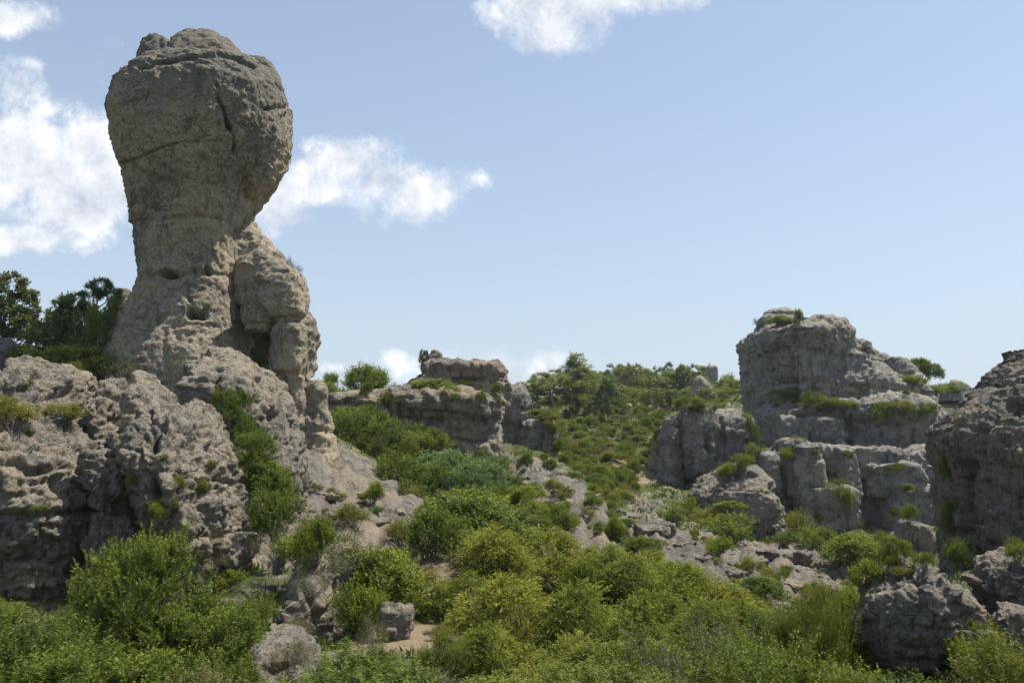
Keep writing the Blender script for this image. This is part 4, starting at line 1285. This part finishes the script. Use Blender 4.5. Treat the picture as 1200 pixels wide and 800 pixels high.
# bottom centre and right foreground
for (x, y, w, h, d, k, lab) in ((640, 860, 150, 84, 8.8, 'heath', 'green heath cut by the bottom edge at centre'), (720, 870, 150, 96, 8.4, 'heath', 'bright green heath on the bottom edge right of centre'), (800, 860, 120, 130, 8.8, 'dry', 'grey bare twigs standing in the bottom thicket'), (790, 880, 130, 90, 8.0, 'heath', 'green heath below the grey bare twigs'),
                                (870, 850, 110, 100, 9.4, 'heath', 'tall upright green heath on the bottom edge'), (925, 880, 130, 130, 8.0, 'heath', 'vivid green heath with upright shoots on the bottom edge'), (948, 805, 70, 118, 11.8, 'yheath', 'olive bush with dark bare stems left of the cracked boulder'), (990, 870, 120, 96, 8.4, 'heath', 'vivid green heath below the cracked boulder'),
                                (1060, 880, 120, 92, 8.2, 'heath', 'dark green heath in front of the cracked boulder'), (1120, 870, 100, 66, 8.6, 'heath', 'olive shrub right of the cracked boulder at the bottom'), (1180, 850, 110, 110, 9.2, 'yheath', 'yellow green shrub in the bottom right corner'), (1150, 830, 70, 70, 9.8, 'dry', 'dry shrub between the low stones'),
                                (860, 800, 100, 90, 11.5, 'dry', 'grey twiggy shrub below the right rim of the thicket'), (910, 800, 100, 90, 12, 'heath', 'olive shrub below the right rim of the thicket'), (990, 780, 50, 70, 12.6, 'heath', 'olive shrub touching the left of the cracked boulder'), (760, 840, 100, 90, 10.5, 'heath', 'olive shrub in the bottom thicket')):
    q(KIND[k], k, lab, 'shrub', x, y, w, h, d=d)
# right terraces and foot of the cliff
for (x, y, w, h, k, lab) in ((812, 606, 42, 24, 'garrigue', 'olive shrub at the foot of the stout stack'), (828, 614, 40, 22, 'yellow', 'yellow shrub at the foot of the knobbly mound'), (790, 612, 40, 18, 'garrigue', 'low shrub between slab and fin'), (850, 636, 60, 34, 'garrigue', 'olive shrub on the upper terrace'), (838, 654, 40, 26, 'garrigue', 'olive shrub on the terrace left of the gully'),
                             (938, 634, 50, 36, 'yellow', 'yellow green shrub at the foot of the overgrown wall'), (962, 648, 48, 32, 'garrigue', 'olive shrub right of the yellow one under the wall'), (920, 640, 34, 20, 'garrigue', 'low olive shrub under the knobbly mound'), (1000, 662, 46, 38, 'green', 'round grey green shrub in front of the pale wall'), (1030, 664, 34, 32, 'garrigue', 'olive shrub right of the round grey green one'),
                             (1050, 662, 36, 34, 'juniper', 'dark green shrub under the overhanging boulder'), (1085, 668, 30, 24, 'yellow', 'bright yellow shrub behind the cracked boulder'), (1060, 676, 36, 14, 'yellow', 'low yellow shrub on top of the cracked boulder'), (1130, 668, 36, 36, 'green', 'bright green shrub at the foot of the dark cleft'), (1190, 664, 36, 34, 'yellow', 'yellow shrub at the right edge above the leaning boulder'),
                             (1118, 640, 24, 52, 'garrigue', 'creeper on the dark rock beside the cleft'), (1114, 575, 26, 50, 'garrigue', 'hanging creeper high in the dark cleft'), (905, 690, 40, 26, 'yellow', 'yellow shrub on the lower terrace'), (878, 672, 30, 20, 'garrigue', 'small olive shrub between terrace slabs'), (1012, 690, 40, 36, 'garrigue', 'olive shrub just above the cracked boulder'),
                             (960, 720, 50, 40, 'yellow', 'yellow shrub below the terrace slabs'), (990, 735, 50, 46, 'garrigue', 'olive shrub left of the cracked boulder'), (890, 704, 44, 30, 'green', 'green shrub at the end of the terrace slabs'), (1035, 640, 26, 18, 'garrigue', 'low shrub against the pale wall')):
    q(KIND[k], k, lab, 'shrub', x, y, w, h)
# plants on the cliff
for (x, y, w, h, k, lab) in ((877, 520, 24, 36, 'green', 'green shrub between stout stack and butte'), (886, 540, 30, 20, 'garrigue', 'low shrub in the gap beside the stout stack'), (872, 552, 24, 20, 'garrigue', 'shrub on the right flank of the stout stack'), (850, 562, 24, 20, 'garrigue', 'olive shrub on the knobbly mound'), (925, 540, 26, 16, 'garrigue', 'olive shrub hanging on the tall block'),
                             (966, 480, 34, 15, 'garrigue', 'long low shrub on the ledge of the butte'), (992, 482, 24, 14, 'garrigue', 'low shrub right of the long one on the butte ledge'), (945, 478, 24, 10, 'dry', 'dry tuft at the left end of the butte ledge'), (1030, 494, 26, 22, 'green', 'green shrub hanging off the butte ledge'), (1058, 484, 30, 16, 'yellow', 'yellow green shrub on the right of the butte ledge'), (1086, 486, 22, 14, 'garrigue', 'shrub at the right end of the butte ledge'),
                             (1075, 492, 20, 14, 'green', 'small shrub under the right of the butte ledge'), (914, 382, 26, 12, 'green', 'dark shrub at the foot of the summit block'), (889, 384, 14, 12, 'dry', 'dry tuft left of the summit block'), (935, 380, 12, 18, 'green', 'dark shrub right of the summit block'), (860, 394, 8, 8, 'dry', 'tiny tuft on the left corner of the butte top'), (1068, 452, 34, 12, 'garrigue', 'shrub on the sloping right shoulder of the butte'), (920, 470, 40, 16, 'garrigue', 'shrub in the shaded hollow of the butte'), (1000, 512, 16, 16, 'dry', 'dry tuft on the lower butte face'), (935, 518, 26, 8, 'dry', 'dry tuft on top of the tall block'), (985, 596, 30, 34, 'garrigue', 'creeper on the overgrown wall'), (925, 594, 22, 22, 'garrigue', 'shrub between mound and overgrown wall'), (1052, 552, 20, 10, 'garrigue', 'small shrub on the rightmost row block'), (856, 600, 30, 14, 'green', 'green shrub on the front of the knobbly mound'), (770, 530, 16, 14, 'dry', 'dry tuft in the crack of the leaning fin')):
    q(KIND[k], k, lab, 'shrub', x, y, w, h)
# trees of the hill
q('pine_tree', 'pine', 'tallest pale green pine on the hill, left of the dark conifer', 'tree', 676, 478, 66, 62, d=100)
q('pine_tree', 'leanpine', 'open branched pine with a bare leaning trunk on the hill', 'tree', 646, 480, 56, 48, d=97, rot=.4)
q('conifer', 'cedar', 'small dark blue green conifer alone on the hillside', 'tree', 713, 484, 40, 40, d=95)
q('pine_tree', 'crestpine', 'bushy green pine at the left end of the hill trees', 'tree', 622, 482, 36, 34, d=98)
q('pine_tree', 'crestpine', 'light green pine behind the open branched pine', 'tree', 630, 478, 40, 32, d=104)
q('umbrella_pine', 'roundpine', 'bright round umbrella pine on the right behind the butte', 'tree', 1077, 456, 52, 36, d=92, rot=0)
q('tree', 'crestfir', 'dark pointed fir standing above the crest trees', 'tree', 783, 466, 20, 42, d=150)
q('tree', 'crestfir', 'second dark fir just right of the tallest crest fir', 'tree', 797, 466, 18, 36, d=152)
rr = random.Random(3)
for i in range(26):
    x = 690 + i * 7.0 + rr.uniform(-3, 3)
    hgt = rr.uniform(30, 44) if x < 830 else rr.uniform(22, 30)
    q('tree', 'crestpine', 'one of the green pines crowding the crest of the hill', 'tree', x, 470 + rr.uniform(-3, 4), rr.uniform(22, 34), hgt, d=rr.uniform(140, 165), group='pines along the crest of the hill')
for i in range(16):
    x = 690 + i * 10.5 + rr.uniform(-4, 4)
    q('tree', 'crestpine', 'one of the smaller green pines in front of the crest pines', 'tree', x, 477 + rr.uniform(-3, 3), rr.uniform(20, 32), rr.uniform(20, 30), d=rr.uniform(112, 132), group='smaller pines in front of the crest')
for (x, y, w, h, d, lab) in ((850, 462, 30, 24, 140, 'grey green bush on the skyline left of the butte'), (1115, 462, 26, 14, 104, 'low bush in the notch right of the umbrella pine'), (1095, 464, 30, 14, 100, 'yellow green bush below the umbrella pine'), (550, 470, 30, 16, 110, 'far bush behind the flat ledge')):
    q('bush', 'garrigue', lab, 'bush', x, y, w, h, d=d)


# hillside scrub
def inpoly(x, y, poly):
    c_ = False
    for (x0, y0), (x1, y1) in zip(poly, poly[1:] + poly[:1]):
        if (y0 > y) != (y1 > y) and x < (x1 - x0) * (y - y0) / (y1 - y0) + x0:
            c_ = not c_
    return c_


def scatter(poly, n, keys, label, group, wr, seed, name=None, hr=(.4, .95)):
    r = random.Random(seed)
    xs = [p_[0] for p_ in poly]
    ys = [p_[1] for p_ in poly]
    k_ = 0
    while k_ < n:
        x, y = r.uniform(min(xs), max(xs)), r.uniform(min(ys), max(ys))
        if not inpoly(x, y, poly):
            continue
        k_ += 1
        loc = hit(x, y)
        if loc is None:
            continue
        w = r.uniform(*wr) * FPX / loc.y
        k = r.choice(keys)
        q(name or KIND[k], k, label, 'shrub', x, y, w, w * r.uniform(*hr), loc=loc, group=group, single=True)


HK = ['garrigue', 'garrigue', 'green', 'yellow', 'dry', 'yheath']
scatter([(620, 484), (700, 474), (850, 468), (850, 478), (780, 490), (700, 494), (640, 500)], 80, HK,
        'one of the low shrubs on the top of the hillside just below the pines', 'low shrubs just below the crest pines', (.8, 1.6), 5)
scatter([(640, 500), (700, 494), (780, 490), (765, 530), (700, 530), (650, 530)], 110, HK,
        'one of the low green shrubs on the middle of the hillside', 'low shrubs in the middle of the hillside', (.75, 1.5), 15)
scatter([(650, 530), (700, 530), (765, 530), (752, 570), (740, 592), (690, 578)], 92, HK,
        'one of the low shrubs in the dip at the bottom of the hillside', 'low shrubs in the dip below the hillside', (.7, 1.45), 25)
scatter([(585, 545), (640, 535), (690, 580), (750, 600), (740, 625), (700, 612), (640, 600), (600, 600)], 26, ['garrigue', 'yellow', 'green'],
        'one of the low shrubs dotting the tilted pale slabs at centre', 'low shrubs on the tilted slabs', (.6, 1.3), 6)
scatter([(600, 600), (720, 625), (800, 660), (700, 650), (600, 640)], 16, ['green', 'garrigue', 'juniper'],
        'one of the darker shrubs lining the upper rim of the feathery thicket', 'shrubs above the feathery thicket', (.7, 1.4), 8)
scatter([(810, 610), (960, 635), (1020, 690), (960, 720), (860, 690), (800, 640)], 22, ['garrigue', 'yellow'],
        'one of the small tufts growing between the right rock terraces', 'tufts between the rock terraces', (.35, .8), 9)
scatter([(930, 474), (1010, 476), (1100, 480), (1100, 492), (1020, 488), (935, 484)], 18, ['garrigue', 'garrigue', 'green', 'dry'],
        'one of the little shrubs lined up along the ledge of the butte', 'little shrubs along the butte ledge', (.7, 1.5), 31, hr=(.6, 1.0))
scatter([(900, 400), (990, 380), (1090, 460), (1080, 545), (900, 540)], 22, ['dry', 'garrigue'],
        'one of the tiny tufts rooted in cracks of the butte face', 'tiny tufts on the butte face', (.4, .9), 32, hr=(.6, 1.0))
scatter([(0, 450), (140, 450), (240, 500), (280, 640), (150, 640), (0, 620)], 10, ['dry', 'garrigue', 'yellow'],
        'one of the tiny tufts rooted in pockets of the left crags', 'tiny tufts on the left crags', (.15, .4), 33, hr=(.6, 1.0))
scatter([(890, 520), (1090, 545), (1100, 640), (920, 630)], 20, ['dry', 'garrigue'],
        'one of the small tufts in the joints of the grey block row', 'small tufts in the block row', (.4, 1.0), 34, hr=(.7, 1.1))
scatter([(400, 462), (590, 462), (590, 485), (420, 480)], 14, ['dry', 'garrigue', 'green'],
        'one of the small tufts along the rim of the flat ledge', 'small tufts on the flat ledge', (.4, 1.1), 35, hr=(.6, 1.0))
scatter([(340, 560), (400, 560), (520, 610), (480, 660), (360, 660)], 14, ['garrigue', 'yellow', 'dry'],
        'one of the tiny tufts on the pale rock slope below the pillar', 'tufts on the pale slope', (.35, .7), 10)
scatter([(600, 660), (820, 670), (930, 760), (900, 800), (560, 800), (560, 700)], 8, ['garrigue', 'feather', 'green'],
        'one of the bushes filling the shaded gaps of the central thicket', 'undergrowth of the central thicket', (.8, 1.4), 12)
scatter([(0, 740), (300, 740), (420, 800), (0, 800)], 16, ['garrigue', 'dry', 'heath'],
        'one of the low shrubs in the shaded gaps of the lower left corner', 'undergrowth of the lower left corner', (.5, .9), 13)
scatter([(620, 800), (1200, 780), (1200, 800)], 10, ['heath', 'garrigue'],
        'one of the low heath shrubs along the bottom right edge', 'undergrowth along the bottom right edge', (.6, .9), 14)

# loose limestone slabs and stones lying on the ground: parts of the ground
SL = []
for s in range(6):
    bm = bmesh.new()
    r = random.Random(200 + s)
    for j in range(3):
        m_ = Matrix.Translation((r.uniform(-.3, .3), r.uniform(-.3, .3), r.uniform(-.05, .1))) @ Matrix.Rotation(r.uniform(0, 3), 4, 'Z') @ Matrix.Rotation(r.uniform(-.12, .12), 4, 'X') @ Matrix.Diagonal((r.uniform(.8, 1.3), r.uniform(.5, .8), r.uniform(.25, .42), 1))
        bmesh.ops.create_cube(bm, size=1.0, matrix=m_)
    me = remesh(bm, 0.035, 3)
    st = STYLES['boulder']
    co = coords(me)
    nn = normals(me).copy()
    o_ = np.array([s * 9.1, s * 2.2, 4.0], F32)
    f1, f2 = worley((co + o_) / .22)
    co = co + nn * (fbm((co + o_) / .5, 3) * .07 + billow((co + o_) / .3, 3) * .11 - np.exp(-(f1 / .3) ** 2) * .035)[:, None]
    me.vertices.foreach_set('co', co.ravel())
    me.polygons.foreach_set('use_smooth', np.ones(len(me.polygons), bool))
    me.materials.clear()
    me.materials.append(M['slab'])
    me.update()
    SL.append(me)
STN = [(868, 640, 62, 24), (896, 632, 40, 18), (920, 652, 70, 22), (880, 664, 64, 26), (938, 668, 60, 20), (965, 664, 46, 20), (905, 682, 50, 18), (950, 690, 64, 24), (985, 694, 60, 26), (990, 676, 40, 14), (850, 668, 50, 16), (872, 690, 34, 14), (918, 706, 40, 10),
       (960, 706, 54, 16), (975, 742, 34, 14), (930, 640, 30, 12), (845, 628, 40, 18), (900, 618, 30, 14), (978, 648, 44, 20), (1000, 670, 34, 14), (770, 622, 60, 26), (795, 640, 60, 24), (745, 606, 50, 22), (815, 655, 44, 16), (720, 598, 40, 14), (660, 575, 40, 10), (630, 590, 44, 12), (690, 600, 36, 12), (610, 560, 40, 10),
       (640, 545, 34, 9), (470, 600, 40, 10), (440, 612, 50, 12), (490, 618, 40, 10), (400, 606, 40, 16), (380, 580, 36, 14), (420, 580, 34, 10), (355, 610, 34, 20), (345, 640, 36, 18), (320, 690, 30, 14), (300, 700, 40, 20), (270, 705, 30, 16), (200, 640, 22, 14), (176, 655, 26, 16), (535, 664, 22, 8), (455, 700, 26, 10), (480, 770, 20, 8),
       (690, 500, 20, 5), (720, 515, 22, 6), (660, 520, 20, 6), (745, 545, 18, 7), (700, 560, 22, 7), (725, 575, 24, 7), (810, 480, 14, 6), (845, 472, 16, 7), (670, 482, 30, 8), (800, 468, 24, 5), (756, 466, 20, 4), (1150, 680, 40, 12), (1040, 655, 30, 12)]
rs_ = random.Random(41)
for poly_, n_ in (([(410, 735), (470, 715), (540, 735), (530, 775), (430, 780)], 34), ([(500, 645), (560, 650), (560, 690), (490, 690)], 16), ([(360, 570), (400, 560), (500, 600), (430, 640), (350, 640)], 22), ([(840, 630), (960, 650), (1010, 700), (940, 720), (860, 690)], 30), ([(300, 670), (340, 670), (330, 730), (290, 720)], 12), ([(590, 560), (680, 570), (780, 640), (640, 600)], 16)):
    for i in range(n_):
        w_ = rs_.uniform(4, 13) * rs_.uniform(.6, 1)
        STN.append((sum(p_[0] for p_ in poly_) / len(poly_) + rs_.uniform(-1, 1) * (max(p_[0] for p_ in poly_) - min(p_[0] for p_ in poly_)) / 2.2,
                    sum(p_[1] for p_ in poly_) / len(poly_) + rs_.uniform(-1, 1) * (max(p_[1] for p_ in poly_) - min(p_[1] for p_ in poly_)) / 2.2, w_, w_ * rs_.uniform(.35, .7)))
for i, (x, y, w, h) in enumerate(STN):
    loc = hit(x, y)
    if loc is None:
        continue
    o = link('stone', SL[i % 6], ground)
    k = loc.y / FPX
    o.location = loc + Vector((0, 0.2 * w * k, -.10 * h * k))
    o.rotation_euler = (rnd.uniform(-.1, .1), rnd.uniform(-.1, .16), rnd.uniform(-.5, .5))
    o.scale = (w * k / 1.7, w * k / 1.7, h * k / .62)
# the air: thin summer haze round the whole scene
hm, b, out = new_mat('haze')
pv = b.n('ShaderNodeVolumePrincipled')
pv.inputs['Color'].default_value = (0.86, 0.92, 1.0, 1)
pv.inputs['Density'].default_value = 0.00022
b.l(pv.outputs[0], out.inputs['Volume'])
hb = bmesh.new()
bmesh.ops.create_cube(hb, size=1.0, matrix=Matrix.Translation((0, 0, -20)) @ Matrix.Diagonal((8600, 8600, 100, 1)))
hme = bpy.data.meshes.new('haze')
hb.to_mesh(hme)
hme.materials.append(hm)
tag(link('haze', hme), kind='stuff')
# low ground cover: grass and tiny herbs, one uncountable mass
r = np.random.RandomState(77)
N = 20000
az_ = np.radians(r.uniform(-37, 37, N))
ra_ = np.exp(r.uniform(math.log(7), math.log(150), N))
gx, gy = np.sin(az_) * ra_, np.cos(az_) * ra_
gz, grk = terrain(gx, gy)
gp = np.stack([gx, gy, gz * 0], 1)
keep = (grk < 0.62) & (bareness(gx, gy) < .3) & (fbm(gp / 2.5 + 30, 2) + 0.25 > 0)
gx, gy, gz, ra_ = gx[keep], gy[keep], gz[keep], ra_[keep]
K = 7
n = len(gx) * K
hgt = np.repeat(np.clip(0.10 + ra_ * .0048, .1, .62), K) * r.uniform(.5, 1.4, n)
rootx = np.repeat(gx, K) + r.normal(0, 1, n) * hgt * .5
rooty = np.repeat(gy, K) + r.normal(0, 1, n) * hgt * .5
rootz = np.repeat(gz, K) - .03
ax = np.stack([r.normal(0, .45, n), r.normal(0, .45, n), np.ones(n)], 1)
ax /= np.linalg.norm(ax, axis=1)[:, None]
wd = np.cross(ax, r.normal(size=(n, 3)))
wd /= np.linalg.norm(wd, axis=1)[:, None]
a = np.stack([rootx, rooty, rootz], 1)
hh = hgt[:, None]
co = np.stack([a, a + ax * hh * .5 + wd * hh * .10, a + ax * hh, a + ax * hh * .5 - wd * hh * .10], 1).reshape(-1, 3)
gc = link('ground_cover', mesh_np('ground_cover', co, np.arange(len(co), dtype=np.int32).reshape(-1, 4), M['garrigue'], smooth=False))
tag(gc, 'low grass and herbs between rocks and shrubs', 'ground cover', kind='stuff')

for a, k in PL:
    plant(*a, **k)
tris = sum(len(m_.loops) - 2 * len(m_.polygons) for m_ in bpy.data.meshes)
print('TRIS', tris, 'OBJECTS', len(S.objects))
